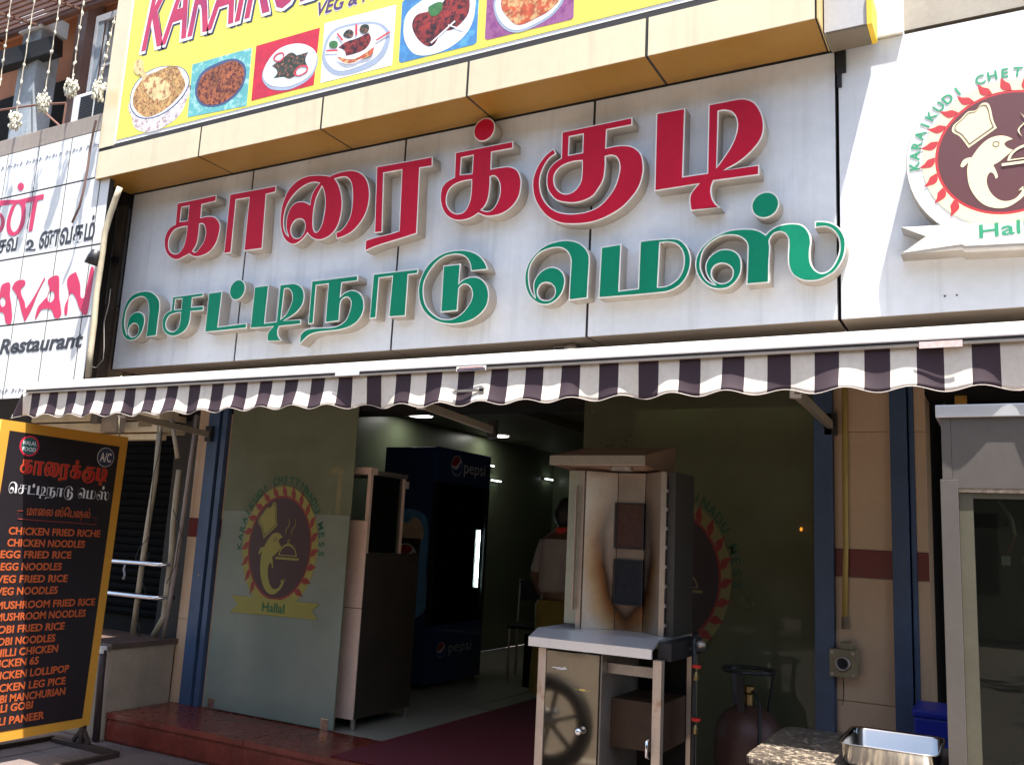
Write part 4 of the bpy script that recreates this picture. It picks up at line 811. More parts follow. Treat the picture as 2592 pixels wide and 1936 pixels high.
lp = thing('wall_lamp', 'small grey floodlight tucked under the sign above the awning', 'lamp', (3.47, .12, 2.38))
MB().box(3.43, 3.51, .10, .16, 2.375, 2.405).build('housing', M_dsteel, lp, bev=.006)
MB().box(3.437, 3.495, .097, .0995, 2.381, 2.396).build('lens', M_blackm, lp)
MB().lathe((3.525, .13, 2.372), [(0, 0), (.034, .004), (.04, .03), (.02, .046), (0, .046)], 16).build('base', M_dsteel, lp, smooth=True)

# ---------------------------------------------------------------- menu board
mbd = thing('menu_board', 'black menu board with orange border and dish list on a floor stand', 'sign', (.52, -.64, 0))
BXP = .53
M_or = mat('orange_border', (.62, .30, .035), .5, 0, .05, 3, .05)
M_blk = mat('black_vinyl', (.018, .014, .018), .38, 0, .1)
M_ort = mat('orange_vinyl', (.47, .095, .025), .5, 0, .04)
M_rtx = mat('red_vinyl', (.50, .02, .02), .5); M_wtx = mat('white_vinyl', (.72, .72, .74), .5)
brd = [(-1.06, 1.905), (-.207, 1.905), (-.233, .125), (-1.075, .118)]
shape('border', M_or, mbd, [brd], XF(BXP), -.028, 0, False)
inn = shape('menu_face', M_blk, mbd, [[(-1.005, 1.848), (-.265, 1.838), (-.290, .176), (-1.02, .176)]], XF(BXP), .0005, .0015, False)
TF = XF(BXP+.0018)
rows = [('CHICKEN FRIED RICHE', [(-0.3277, 1.2645)]), ('CHICKEN NOODLES', [(-0.4258, 1.1975)]), ('EGG FRIED RICE', [(-0.5096, 1.1318)]),
        ('EGG NOODLES', [(-0.5638, 1.0632)]), ('VEG FRIED RICE', [(-0.5139, 0.9935)]), ('VEG NOODLES', [(-0.5697, 0.9259)]),
        ('MUSHROOM FRIED RICE', [(-0.3034, 0.8485)]), ('MUSHROOM NOODLES', [(-0.3591, 0.7832)]), ('GOBI FRIED RICE', [(-0.4928, 0.7146)]),
        ('GOBI NOODLES', [(-0.5441, 0.6481)]), ('CHILLI CHICKEN', [(-0.517, 0.586)]), ('CHICKEN 65', [(-0.6317, 0.5272)]),
        ('CHICKEN LOLLIPOP', [(-0.4264, 0.4619)]), ('CHICKEN LEG PICE', [(-0.4377, 0.3934)]), ('GOBI MANCHURIAN', [(-0.4318, 0.3326)]),
        ('CHILLI GOBI', [(-0.6317, 0.2805)]), ('CHILLI PANEER', [(-0.5489, 0.2112)])]
yl = [[(-0.9597, 1.2859)][0][0], [(-0.9612, 1.2212)][0][0]]
cw = ((rows[0][1][0][0]-yl[0])/len(rows[0][0])+(rows[1][1][0][0]-yl[1])/len(rows[1][0]))/2
for i, (t, e) in enumerate(rows):
    ye, ze = e[0]
    wdt = cw*(len(t)-t.count('I')*.55+t.count('M')*.25+t.count(' ')*.0)
    text('dish_name', M_ort, inn, t, TF, max(ye-wdt, -1.0), ye, ze, ze+.043, 0, .0008, .026)
# Tamil headings, drawn with the same letter shapes as the big sign
def heading(keys, m, mo, y0, y1, z0, zsc, x0, x1, zb, ins, oins):
    for k in keys:
        gc = glyph_contours(k)
        def tr(p): return (y0+(p[0]-x0)/(x1-x0)*(y1-y0), z0+(p[1]-zb)*zsc)+tuple(p[2:])
        gg = [[tr(p) for p in c] for c in gc]
        if mo: shape('lettering_outline', mo, inn, gg, TF, 0, .0004, True, oins, 3)
        shape('lettering', m, inn, gg, TF, .0006, .0012, True, ins, 3)
hr = [(-0.9091, 1.6122), (-0.3317, 1.6045), (-0.9062, 1.6934), (-0.9007, 1.6129)]
rk = [k for k in GLYPHS if GLYPHS[k][0] == 'r']; gk = [k for k in GLYPHS if GLYPHS[k][0] == 'g']
heading(rk, M_rtx, M_ort, hr[0][0], hr[1][0], hr[0][1], (hr[2][1]-hr[3][1])/.42, .499, 4.586, 3.127, .0012, -.0022)
hg = [(-0.9636, 1.4929), (-0.2978, 1.4801), (-0.9357, 1.5636), (-0.9382, 1.4946)]
heading(gk, M_wtx, None, hg[0][0], hg[1][0], hg[0][1], (hg[2][1]-hg[3][1])/.347, .158, 4.947, 2.590, .0016, 0)
ht = [(-0.8311, 1.3695), (-0.4161, 1.3652), (-0.8366, 1.4281)]
text('lettering', M_ort, inn, 'மாைல ஸ்ெபஷல்', TF, ht[0][0], ht[1][0], ht[0][1]-.012, ht[2][1]+.008, 0, .0008, .008, fullh=True)
br = [(-0.8554, 1.3992), (-0.8879, 1.3976), (-0.881, 1.3519), (-0.3666, 1.3393), (-0.3731, 1.3836), (-0.404, 1.3856)]
MB().tube([(BXP+.002, a, b) for a, b in br], .0022, 5).build('heading_bracket', mat('dark_red_vinyl', (.28, .04, .03), .5), inn)
hb = [(-0.8738, 1.7734), (-0.8829, 1.8342), (-0.3584, 1.7599), (-0.3672, 1.8204)]
rr_ = hb[1][1]-hb[0][1]
shape('badge', mat('badge_red', (.55, .02, .05), .5), inn, [circle(hb[0][0], hb[0][1], rr_)], TF, 0, .0006, False)
bg_ = shape('badge', mat('badge_teal', (.02, .10, .09), .5), inn, [circle(hb[0][0], hb[0][1], rr_*.82)], TF, .0007, .0012, False)
for w, dz in (('HALAL', .006), ('FOOD', -.030)):
    text('lettering', M_wtx, bg_, w, TF, hb[0][0]-rr_*.68, hb[0][0]+rr_*.70, hb[0][1]+dz, hb[0][1]+dz+.023, .0013, .0018, .02)
r3_ = hb[3][1]-hb[2][1]
shape('badge', M_wtx, inn, [circle(hb[2][0], hb[2][1], r3_)], TF, 0, .0006, False)
bg_ = shape('badge', M_navy, inn, [circle(hb[2][0], hb[2][1], r3_*.95)], TF, .0007, .0012, False)
text('lettering', M_wtx, bg_, 'A/C', TF, hb[2][0]-r3_*.66, hb[2][0]+r3_*.66, hb[2][1]-.028, hb[2][1]+.030, .0013, .0018, .02)
M_ang = mat('dark_angle_iron', (.055, .035, .03), .5, .3, .3, 8)
for p0, p1 in (((.215, -.24, .014), (.86, -.275, .014)), ((.86, -.275, .014), (.86, -1.02, .014)), ((.86, -1.02, .014), (.215, -1.02, .014)), ((.215, -1.02, .014), (.215, -.24, .014))):
    MB().beam(p0, p1, .035, .028).build('base_bar', M_ang, mbd, bev=.002)
for yy in (-.275, -1.0):
    MB().beam((.515, yy+.01, .028), (.515, yy+.01, .13), .03, .03).build('upright', M_ang, mbd)
    for dx in (-.10, .10):
        MB().beam((.515+dx*.75, yy+.01, .03), (.515, yy+.01, .115), .02, .02).build('brace', M_ang, mbd)
    MB().beam((.26, yy, .013), (.82, yy, .013), .03, .024).build('base_bar', M_ang, mbd)
MB().box(.498, .501, -1.05, -.24, .13, 1.89).build('back_sheet', M_dsteel, mbd)
rope = tube('cord', M_pvc, None, [(.50, -.25, 1.90), (.49, -.262, 2.0), (.485, -.27, 2.15), (.48, -.28, 2.30)], .004, 6)
tag(rope, 'thin pale cord hanging from the awning down to the menu board top', 'cord')

# ---------------------------------------------------------------- left bay
bw_ = thing('low_wall', 'low cream bench wall with dark stone top left of the step', 'wall', (-.2, .2, 0))
MB().box(-1.6, .452, -.07, .43, .0, .555).build('wall_body', mat('bench_plaster', (.34, .27, .20), .6, 0, .18, 5, .3, .3, 60), bw_, bev=.006)
MB().box(-1.6, .465, -.09, .445, .556, .590).build('stone_top', mat('bench_stone', (.10, .065, .055), .4, 0, .3, 8), bw_, bev=.005)
bay = thing('neighbour_shop', 'dark recessed shop front with cream shutter housing left of the pillar', 'shop', (-.6, .6, 0))
box('back_wall', M_dark, bay, -3.2, .436, 1.25, 1.3, .0, 2.3)
M_slat = mat('dark_shutter', (.008, .008, .009), .9, 0, .2, spec=.1)
s0 = None
for i in range(24):
    z = .62+i*.065
    if s0 is None:
        s0 = MB().tube([(-3.0, 1.24, z), (.10, 1.24, z)], .034, 8).build('shutter_slat', M_slat, bay); z0 = z
    else: share(s0, bay, (0, 0, z-z0))
M_hous = mat('cream_shutter_housing', (.80, .66, .42), .5, 0, .15, 5, .35)
sh = [(-1.5479, 2.1513), (0.1857, 2.1124), (-1.5364, 2.1025), (0.1877, 2.1007), (-1.1461, 2.1002), (0.191, 2.0148)]
box('shutter_housing', M_hous, bay, -1.3, sh[1][0], .30, .55, sh[1][1]-.01, sh[1][1]+.12, .01)
box('shutter_housing', M_hous, bay, -1.3, sh[1][0], .315, .55, sh[5][1]+.0, sh[1][1]-.022, .004)
box('shutter_gap', M_gap, bay, -1.3, sh[1][0]-.004, .325, .54, sh[1][1]-.0215, sh[1][1]-.0105)
box('shutter_bottom', M_hous, bay, -1.3, sh[1][0]-.02, .335, .40, sh[5][1]-.055, sh[5][1]-.012, .004)
lb = [(-0.0436, 2.0513), (0.1002, 2.0515), (-0.0497, 2.0856), (-0.7718, 2.0496), (-0.6129, 2.0515)]
MB().box(lb[0][0], lb[1][0], .3125, .3145, lb[0][1], lb[2][1]).build('maker_plate', mat('plate_ochre', (.30, .22, .12), .5, 0, .3, 50), bay)
lp2 = thing('support_pole', 'cream painted pole standing on the bench top', 'pole', (-.1, .33, .59))
pp = [(0.1631, 2.1228), (0.1842, 1.6934), (0.1633, 1.3656), (0.1507, 1.0657), (0.14, 0.5797)]
ppx = [(a, .33, b) for a, b in pp]
ppx[-1] = (ppx[-1][0], .33, .591)
MB().tube(ppx, .019, 10).build('shaft', M_pvc, lp2, smooth=True)
def pipe(label, s, y, r, m, n=10, cat='pipe', name='pipe', zmin=None, smooth_=True):
    path = [(a, y, b) for a, b in s]
    if zmin is not None: path[-1] = (path[-1][0], y, zmin)
    t = MB().tube(path, r, n).build(name, m, None, smooth=True)
    tag(t, label, cat); return t
pipe('slanting beige drain pipe ending on the bench beside the pillar', [(0.2437, 2.1014), (0.3048, 1.9571), (0.353, 1.8268)], .36, .016, M_pvc)
pipe('knobbly beige drain pipe bending down to the bench corner', [(0.3715, 1.7457), (0.3678, 1.5823), (0.3716, 1.3746), (0.3889, 1.1472), (0.383, 0.9328), (0.3834, 0.7323), (0.3014, 0.5811)], .37, .020, M_pvc, zmin=.60)
pipe('straight grey pipe hugging the cream pillar down to the bench', [(0.4805, 2.1354), (0.4622, 1.7008), (0.4469, 1.3092), (0.4178, 0.9015), (0.388, 0.6051)], .38, .015, mat('grey_pipe', (.30, .25, .23), .5, 0, .2, 8, .3), zmin=.595)
rl1 = [(-0.2039, 1.0803), (0.2483, 1.0849), (0.3736, 1.0842)]
rl2 = [(-0.197, 0.8574), (0.2876, 0.8586), (0.3705, 0.8592)]
for k, rr in enumerate((rl1, rl2)):
    path = [(rr[0][0]-.8, .30, rr[0][1]+.02)]+[(a, .30, b) for a, b in rr]+[(rr[2][0]+.015, .33, rr[2][1]), (rr[2][0]+.018, .43, rr[2][1])]
    t = MB().tube(path, .017, 12).build('hand_rail', M_chrome, None, smooth=True)
    tag(t, ('upper' if k == 0 else 'lower')+' polished steel rail across the dark left opening', 'rail', 'steel rails in the left opening')
pipe('thin black cable looping down the cream pole', [(0.2286, 2.0456), (0.2287, 1.9742), (0.2219, 1.8323), (0.1992, 1.7145), (0.2022, 1.5277), (0.212, 1.3431), (0.2323, 1.2751), (0.1448, 1.191), (0.1133, 1.1264), (0.1224, 1.0755), (0.1832, 1.0699), (0.2281, 1.1041), (0.2434, 1.1617)], .30, .003, M_wire, 6, 'cable', 'cable')
pipe('black cable hanging below the upper rail along the pole', [(0.2017, 1.0403), (0.1997, 0.9553), (0.2448, 0.8909), (0.1853, 0.7969), (0.181, 0.7071), (0.2259, 0.6444), (0.2306, 0.5895)], .31, .003, M_wire, 6, 'cable', 'cable')
pipe('thin black cable tied round the drain pipes', [(0.3937, 1.4655), (0.4577, 1.3763), (0.5029, 1.2988), (0.4849, 1.208), (0.4805, 1.0847), (0.4114, 0.9578)], .335, .003, M_wire, 6, 'cable', 'cable')
rg = pipe('grey rag strip hanging between the two steel rails', [(0.0246, 1.0642), (0.017, 1.0293), (0.0336, 0.996), (0.0255, 0.9647)], .29, [.006, .009, .007, .010], mat('rag', (.35, .36, .42), .9, 0, .2), 6, 'rag', 'rag')

dpq = [(0.4089, 0.5526), (0.4176, 0.5072), (0.4243, 0.3763), (0.4396, 0.086)]
dp_ = thing('drain_pipe', 'dark drain pipe with a white collar before the low bench wall', 'pipe', (dpq[3][0], -.11, 0))
MB().tube([(dpq[1][0], -.11, dpq[0][1]), (dpq[2][0], -.11, dpq[2][1]), (dpq[3][0]+.01, -.11, .005)], .022, 10).build('tube', mat('dark_drain', (.05, .03, .03), .6, 0, .3, 10), dp_, smooth=True)
MB().tube([(dpq[0][0], -.11, dpq[0][1]-.02), (dpq[0][0], -.11, dpq[0][1]+.02)], .030, 12).build('collar', M_white, dp_)
# gap between the neighbour sign and the big sign
gap = thing('service_gap', 'narrow gap with columns between the neighbour sign and the big sign', 'wall', (0, .1, 2.2))
gx = [(-0.2065, 3.8155), (-0.2714, 3.8251), (-0.339, 3.554), (-0.2278, 3.5398), (-0.1565, 2.7936), (-0.2772, 2.8023)]
box('back', mat('gap_back', (.05, .038, .03), .8, 0, .3, 4), gap, -2.6, .0, .45, .49, 2.0, 4.10)
gp1 = [(-0.0995, 3.7798), (-0.1632, 3.7892), (-0.0712, 3.055)]
MB().box(gx[1][0], gx[0][0]+.01, .08, .12, 2.05, 3.70).build('steel_column', mat('rusty_column', (.16, .12, .09), .6, .2, .3, 5, .3), gap, bev=.003)
MB().box(gx[2][0], gx[3][0]-.01, .125, .17, 2.95, 3.70).build('white_duct', mat('white_duct', (.55, .55, .55), .5, 0, .15, 4, .3), gap, bev=.003)
MB().box(gx[5][0], gx[4][0]+.05, .175, .25, 2.0, 2.94).build('plaster_pier', mat('gap_plaster', (.40, .31, .22), .8, 0, .25, 5, .4), gap)
pipe('long crooked beige pipe beside the right edge of the neighbour sign', [(0.255, 3.6246), (0.227, 3.5532), (0.1899, 3.4425), (0.1573, 3.3083), (0.1589, 3.1705), (0.1564, 3.0116), (0.1524, 2.8879), (0.1679, 2.6743), (0.1709, 2.4754), (0.1823, 2.2948)], -.305, .020, M_pvc)
pipe('thin cable loop hanging beside the neighbour sign', [(0.0748, 3.6941), (0.1302, 3.5793), (0.1718, 3.4912), (0.1001, 3.5599)], -.24, .003, M_wire, 6, 'cable', 'cable')
pipe('black cable running down the edge of the neighbour sign', [(0.0903, 3.1159), (0.0804, 3.0364), (0.0626, 2.912), (0.023, 2.8126), (0.0116, 2.6998), (0.0277, 2.6195)], -.245, .003, M_wire, 6, 'cable', 'cable')
pipe('grey cable loop above the awning left of the big sign', [(0.0803, 2.959), (0.0832, 2.8548), (0.0586, 2.7189), (0.0919, 2.5459), (0.101, 2.4551), (0.0362, 2.3997), (-0.0523, 2.4175), (-0.1096, 2.4889), (-0.1173, 2.5697)], -.15, .003, mat('grey_cable', (.3, .28, .26), .6), 6, 'cable', 'cable')
pipe('thick rusty cable hanging in front of the neighbour sign', [(-0.0545, 4.1564), (-0.0667, 4.0857), (-0.0783, 3.9426), (-0.0767, 3.7862), (-0.0893, 3.6332), (-0.1093, 3.5177), (-0.1656, 3.4095)], -.34, .008, mat('rust_cable', (.16, .09, .07), .6, 0, .3, 10), 8, 'cable', 'cable')
sp = thing('spot_lamp', 'small black spotlight on an arm at the neighbour sign edge', 'lamp', (.07, -.3, 3.15))
lq = [(0.1051, 3.1205), (0.1546, 3.1664), (0.1748, 3.062), (0.0582, 3.1027)]+[(-0.2119, 3.2667), (-0.1467, 3.2499)]
MB().lathe((lq[0][0]+.02, -.33, lq[0][1]+.03), [(0, .03), (.03, .028), (.045, -.02), (.052, -.075), (.0, -.075)], 14, (.35, 0, 1)).build('lamp_head', M_blackm, sp, smooth=True)
MB().tube([(lq[0][0]+.02, -.33, lq[0][1]), (lq[4][0], .03, lq[4][1]), (lq[5][0], .03, lq[5][1])], .008, 8).build('lamp_arm', M_blackm, sp)
MB().box(lq[5][0]-.05, lq[5][0], .025, .055, lq[5][1]-.025, lq[5][1]+.025).build('lamp_bracket', M_blackm, sp)

# ---------------------------------------------------------------- neighbour sign
ns = thing('neighbour_sign', 'white panelled sign of the vegetarian restaurant at the left edge', 'sign', (-.8, -.28, 2.3))
M_acpn = mat('neighbour_panel', (.68, .69, .69), .35, 0, .04, 1.5, .08)
NXS = [.103]+[-.005-.386*i for i in range(8)]
NZS = [2.18, 2.732, 3.245, 3.752, 4.115]
box('backing', M_gap, ns, -2.72, .10, -.2765, -.245, 2.185, 4.11)
tl = None
for i in range(7):
    for j in range(4):
        MB().box(NXS[i+1]+.006, NXS[i]-.006, -.28, -.277, NZS[j]+.006, NZS[j+1]-.006).build('panel', M_acpn, ns, bev=.001)
M_pink = mat('pink_red_vinyl', (.56, .025, .10), .45, 0, .08, 5)
M_dgrey = mat('dark_grey_vinyl', (.035, .035, .045), .5, 0, .1)
NF = YF(-.2805)
def nshape(c, m): return shape('lettering', m, ns, c, NF, 0, .0015)
nshape([[(-0.8561, 3.015, 1), (-0.8186, 3.0604), (-0.7238, 3.0635), (-0.7012, 3.031), (-0.744, 2.9866), (-0.6745, 2.8902), (-0.6456, 2.8459), (-0.4845, 3.0608, 1), (-0.4738, 3.0454, 1), (-0.531, 2.9554), (-0.5791, 2.8406), (-0.641, 2.7444, 1), (-0.6974, 2.8261), (-0.7588, 2.9274)]], M_pink)
nshape([[(-0.4376, 3.0301), (-0.3979, 3.0559), (-0.3257, 3.0547), (-0.3037, 2.9938), (-0.2834, 2.8983), (-0.2478, 2.814), (-0.2389, 2.7555), (-0.2952, 2.7459), (-0.3538, 2.8108), (-0.4641, 2.8196), (-0.5, 2.7753), (-0.525, 2.7477, 1), (-0.5134, 2.8353), (-0.4681, 2.8789), (-0.4139, 2.9214), (-0.4072, 2.9739)], [(-0.4099, 2.9446), (-0.3548, 2.9397), (-0.339, 2.8914), (-0.3746, 2.8651), (-0.411, 2.8917)]], M_pink)
nshape([[(-0.1932, 2.7636), (-0.2056, 2.8222), (-0.1783, 2.9008), (-0.2173, 3.0207), (-0.1338, 3.0649, 1), (-0.0716, 2.972), (-0.0241, 2.8645), (0.0069, 2.9646), (0.0257, 3.0834), (0.0523, 3.0772), (0.0614, 3.0052), (0.0558, 2.8463), (0.0485, 2.7563), (0.0263, 2.7411), (-0.0337, 2.7854), (-0.1051, 2.8829), (-0.1629, 2.911), (-0.1749, 2.8427), (-0.1702, 2.7618)]], M_pink)
nshape([[(-0.9929, 3.0399), (-0.9547, 3.061), (-0.8908, 3.055), (-0.8685, 2.9612), (-0.8283, 2.8727), (-0.8031, 2.7501), (-0.8603, 2.7482), (-0.9191, 2.8313), (-1.0362, 2.8281), (-1.0987, 2.7592), (-1.1033, 2.8579), (-1.0032, 2.936)], [(-0.9761, 2.946), (-0.9261, 2.9417), (-0.9102, 2.8915), (-0.951, 2.8826)]], M_pink)
nshape([[(-0.9773, 3.8225), (-0.944, 3.8496), (-0.8963, 3.8129), (-0.9243, 3.7814)]], M_pink)
# first Tamil letter of the neighbour sign
nshape([[(-0.8635, 3.7127, 1), (-0.6338, 3.7135, 1), (-0.6305, 3.6731, 1), (-0.7, 3.6705, 1), (-0.7105, 3.4382, 1), (-0.7564, 3.4389, 1), (-0.7577, 3.6725, 1), (-0.8484, 3.6727, 1), (-0.825, 3.5876), (-0.8242, 3.4998), (-0.8692, 3.4429), (-0.9335, 3.4257), (-0.9975, 3.4461), (-1.0365, 3.5015), (-1.046, 3.5663), (-1.0196, 3.6648), (-0.9944, 3.6842), (-1.0854, 3.6893), (-1.1668, 3.6916), (-1.2398, 3.6563), (-1.3085, 3.6006), (-1.3219, 3.6544), (-1.2563, 3.7235), (-1.1781, 3.7384), (-1.0544, 3.7273), (-0.9516, 3.7126)], [(-0.9541, 3.6812), (-0.9826, 3.6342), (-0.9988, 3.5601), (-0.9849, 3.5014), (-0.9411, 3.4581), (-0.8993, 3.4717), (-0.8742, 3.5313), (-0.8781, 3.6073), (-0.905, 3.6641)]], M_pink)
nshape([[(-1.2658, 3.595), (-1.2153, 3.6401), (-1.1538, 3.6382), (-1.0921, 3.5915), (-1.0716, 3.5314), (-1.0962, 3.4836), (-1.1522, 3.465), (-1.2394, 3.4885)], [(-1.2413, 3.5789), (-1.1983, 3.612), (-1.1458, 3.605), (-1.1163, 3.5499), (-1.141, 3.5019), (-1.2143, 3.5111)]], M_pink)
nt1 = [(-0.7492, 3.2984), (0.0108, 3.2878), (-0.6066, 3.2944)]
text('lettering', M_dgrey, ns, 'ணவகம்', NF, nt1[2][0], nt1[1][0], nt1[2][1]-.01, nt1[2][1]+.175, 0, .0012, .022, fullh=True)
nshape([[(-0.7608, 3.3491), (-0.7514, 3.3665), (-0.7084, 3.37), (-0.6743, 3.3451), (-0.6719, 3.3178), (-0.7024, 3.3017), (-0.6404, 3.2946, 1), (-0.637, 3.2796, 1), (-0.7569, 3.2907, 1), (-0.7598, 3.3033, 1), (-0.7241, 3.314), (-0.7001, 3.3334), (-0.7099, 3.3517), (-0.7328, 3.352), (-0.7254, 3.3363), (-0.7438, 3.3335)]], M_dgrey)
nt2 = [(-1.0727, 3.3037), (-0.8727, 3.2913)]
text('lettering', M_dgrey, ns, 'ைசவ', NF, nt2[1][0]-.40, nt2[1][0], nt2[0][1], nt2[0][1]+.11, 0, .0012, .022, fullh=True)
nt3 = [(-0.8874, 2.5398), (0.0402, 2.5212), (-0.8717, 2.6347), (0.0081, 2.6218)]
text('lettering', M_dgrey, ns, 'Restaurant', NF, nt3[0][0]-.005, nt3[1][0], nt3[1][1]-.0, nt3[2][1], 0, .0012, .03, .15)
for zc in (4.005, 2.243):
    for k in range(18):
        x = .055-k*.078
        MB().tube([(x, -.2812, zc), (x-.010, -.2812, zc+.014), (x-.022, -.2812, zc+.008), (x-.016, -.2812, zc-.006), (x-.030, -.2812, zc-.009)], .0020, 5).build('scroll', M_navy, ns)
        if k < 17 and k % 3: MB().tube([(x-.052, -.2812, zc), (x-.064, -.2812, zc-.003)], .0025, 5).build('scroll', M_navy, ns)
led = MB().box(-4, .0, -.275, 1.4, 4.118, 4.25).build('balcony_slab', mat('slab_grey', (.30, .26, .235), .8, 0, .15, 3, .3), None, bev=.004)
tag(led, 'grey brown concrete balcony ledge above the neighbour sign', 'balcony')

# ---------------------------------------------------------------- balcony house
bh = thing('balcony_house', 'terracotta balcony of the next building at the top left', 'building', (-1.8, .9, 4.25))
M_terra = mat('terracotta_wall', (.42, .18, .09), .75, 0, .15, 2, .2)
box('back_wall', M_terra, bh, -4, -.06, .80, .88, 4.25, 7)
box('balcony_ceiling', mat('balcony_soffit', (.45, .2, .10), .8, 0, .15, 2), bh, -4, -.06, .25, .79, 6.15, 6.3)
c1 = [(-2.2573, 5.7693), (-1.9242, 5.6871), (-2.1409, 5.0837), (-1.8665, 5.0274)]
MB().box(c1[0][0]+.03, c1[1][0]-.03, .30, .5, 4.25, 5.75).build('column', mat('blue_grey_plaster', (.32, .37, .42), .7, 0, .3, 3, .4, col2=(.10, .10, .10), c2s=2.2, c2t=.62), bh, bev=.01)
MB().box(c1[0][0]-.0, c1[1][0]+.0, .27, .53, 5.70, 5.86).build('column_capital', mat('plaster_white', (.55, .56, .56), .7, 0, .15), bh, bev=.006)
c2 = [(-2.202, 5.7967), (-2.203, 5.2165)]
MB().tube([(c2[0][0], .55, 6.15), (c2[0][0], .55, 4.25)], .05, 12).build('downpipe', mat('pink_pipe', (.36, .22, .19), .6, 0, .2, 5, .3), bh, smooth=True)
MB().box(-1.92, -1.78, .6, .75, 4.25, 6.15).build('pillar', mat('mauve_plaster', (.24, .17, .16), .8, 0, .2, 3, .2), bh)
box('doorway', M_dark, bh, -3.3, -2.05, .78, .795, 4.25, 5.5)
w1 = [(-1.0765, 4.8601), (-1.0003, 4.8442), (-1.0487, 5.5206), (-0.9681, 5.4827), (-0.7955, 5.396)]
fw = MB().box(w1[0][0]+.04, w1[0][0]+.075, .2, .24, 4.7, 5.52).build('window_frame', mat('grey_frame', (.33, .34, .36), .5, 0, .2), bh, bev=.002)
MB().box(w1[0][0]+.076, w1[0][0]+.34, .2, .24, 5.46, 5.52).build('window_frame', MATS['grey_frame'], bh, bev=.002)
MB().box(w1[0][0]+.15, w1[0][0]+.18, .22, .25, 4.7, 5.459).build('window_frame', MATS['grey_frame'], bh, bev=.002)
MB().box(w1[0][0]+.076, w1[0][0]+.149, .205, .21, 4.7, 5.459).build('shutter_leaf', mat('blue_grey_leaf', (.22, .25, .28), .5, 0, .2), bh)
MB().box(w1[0][0]+.181, w1[0][0]+.40, .225, .235, 4.7, 5.459).build('shutter_leaf', mat('dark_leaf', (.12, .11, .10), .5, 0, .2), bh)
MB().box(w1[0][0]+.181, w1[0][0]+.40, .21, .224, 5.04, 5.06).build('window_bar', MATS['grey_frame'], bh)
# rail of the balcony
rlb = [(-1.3826, 4.7336), (-1.0272, 4.5789), (-0.6116, 4.4091)]
for p0, p1 in (((-1.95, -.22, 4.62), (-1.0, -.22, 4.52)), ((-1.0, -.22, 4.52), (-.62, -.22, 4.46)), ((-.62, -.22, 4.46), (-.62, -.22, 4.252)), ((-1.0, -.22, 4.52), (-.64, -.22, 4.27))):
    MB().tube([p0, p1], .008, 6).build('balcony_rail', mat('rust_rail', (.16, .07, .05), .7, 0, .2), bh)
# timber pergola slats in the top corner
pg = thing('pergola', 'rusty slatted pergola over the balcony in the top left corner', 'pergola', (-1.6, -.1, 5.3))
M_pg = mat('pergola_steel', (.14, .07, .05), .6, .2, .3, 6)
for i in range(9):
    y = -.30+i*.07
    MB().beam((-3.2, y, 5.62+i*.02), (-.5, y, 5.60+i*.02), .012, .03).build('slat', M_pg, pg)
for x in (-2.6, -2.0, -1.4, -.8):
    MB().beam((x, -.36, 5.575), (x+.02, .32, 5.73), .02, .02).build('rafter', M_pg, pg)
MB().beam((-3.2, .29, 5.76), (-.5, .29, 5.74), .05, .06).build('wall_plate', M_pg, pg)
MB().beam((-3.2, .05, 5.30), (-1.75, .35, 5.50), .10, .16).build('brace', M_blackm, pg)

ac = thing('air_conditioner', 'white window air conditioner with black louvres on the ledge', 'air conditioner', (-.5, 0, 4.25))
a_ = [(-0.5832, 4.3106), (-0.4907, 4.3123), (-0.3362, 4.3094), (-0.32, 4.3101), (-0.212, 4.3081), (-0.5168, 4.5222), (-0.3601, 4.5129), (-0.2349, 4.5098)]
ax0, ax1 = a_[0][0], a_[4][0]+.08
az0, az1 = 4.253, a_[5][1]
MB().box(ax0, ax1, -.19, .35, az0, az1).build('casing', mat('ac_white', (.66, .68, .70), .45, 0, .08), ac, bev=.008)
def louv(x0, x1):
    box('grille_recess', M_gap, ac, x0, x1, -.193, -.1905, az0+.03, az1-.03)
    n = 16
    for i in range(n):
        z = az0+.035+i*(az1-az0-.07)/(n-1)
        MB().box(x0+.003, x1-.003, -.199, -.1935, z-.003, z+.002).build('louvre', mat('louvre_black', (.04, .04, .045), .4), ac)
louv(a_[1][0]+.0, a_[2][0]); louv(a_[3][0]+.005, ax1-.02)

# garlands of white flowers
M_flow = mat('dried_white_flowers', (.62, .60, .50), .85, 0, .25, 30)
M_str_ = mat('string', (.45, .40, .32), .8)
def garland(p0, p1, y, nb, bunch, label):
    t = thing('flower_garland', label, 'garland', (p1[0], y, p1[1]), 'white flower garlands hanging before the balcony')
    n = 12
    path = [(p0[0]+(p1[0]-p0[0])*i/n+.004*math.sin(i*2.3), y, p0[1]+(p1[1]-p0[1])*i/n) for i in range(n+1)]
    MB().tube(path, .0035, 5).build('string', M_str_, t)
    fb = MB()
    for k in range(nb):
        s = (k+.5+random.uniform(-.2, .2))/nb
        x = p0[0]+(p1[0]-p0[0])*s+random.uniform(-.006, .006); z = p0[1]+(p1[1]-p0[1])*s
        for q in range(2):
            fb.ball((x+random.uniform(-.008, .008), y+random.uniform(-.006, .006), z+random.uniform(-.012, .012)), .0075, .0075, .015, 7, 5, jit=.3)
    fb.build('blossoms', M_flow, t)['kind'] = 'stuff'
    if bunch:
        fb = MB()
        for q in range(110):
            a = random.uniform(0, 6.28); rr = .050*random.random()**.5; h_ = random.uniform(-.10, .02)
            k = 1-.45*abs(h_+.03)/.1
            fb.ball((p1[0]+rr*k*math.cos(a), y+rr*k*math.sin(a), p1[1]+h_), .0068, .0068, .015, 6, 4, jit=.35)
        fb.build('blossom_bunch', M_flow, t)['kind'] = 'stuff'
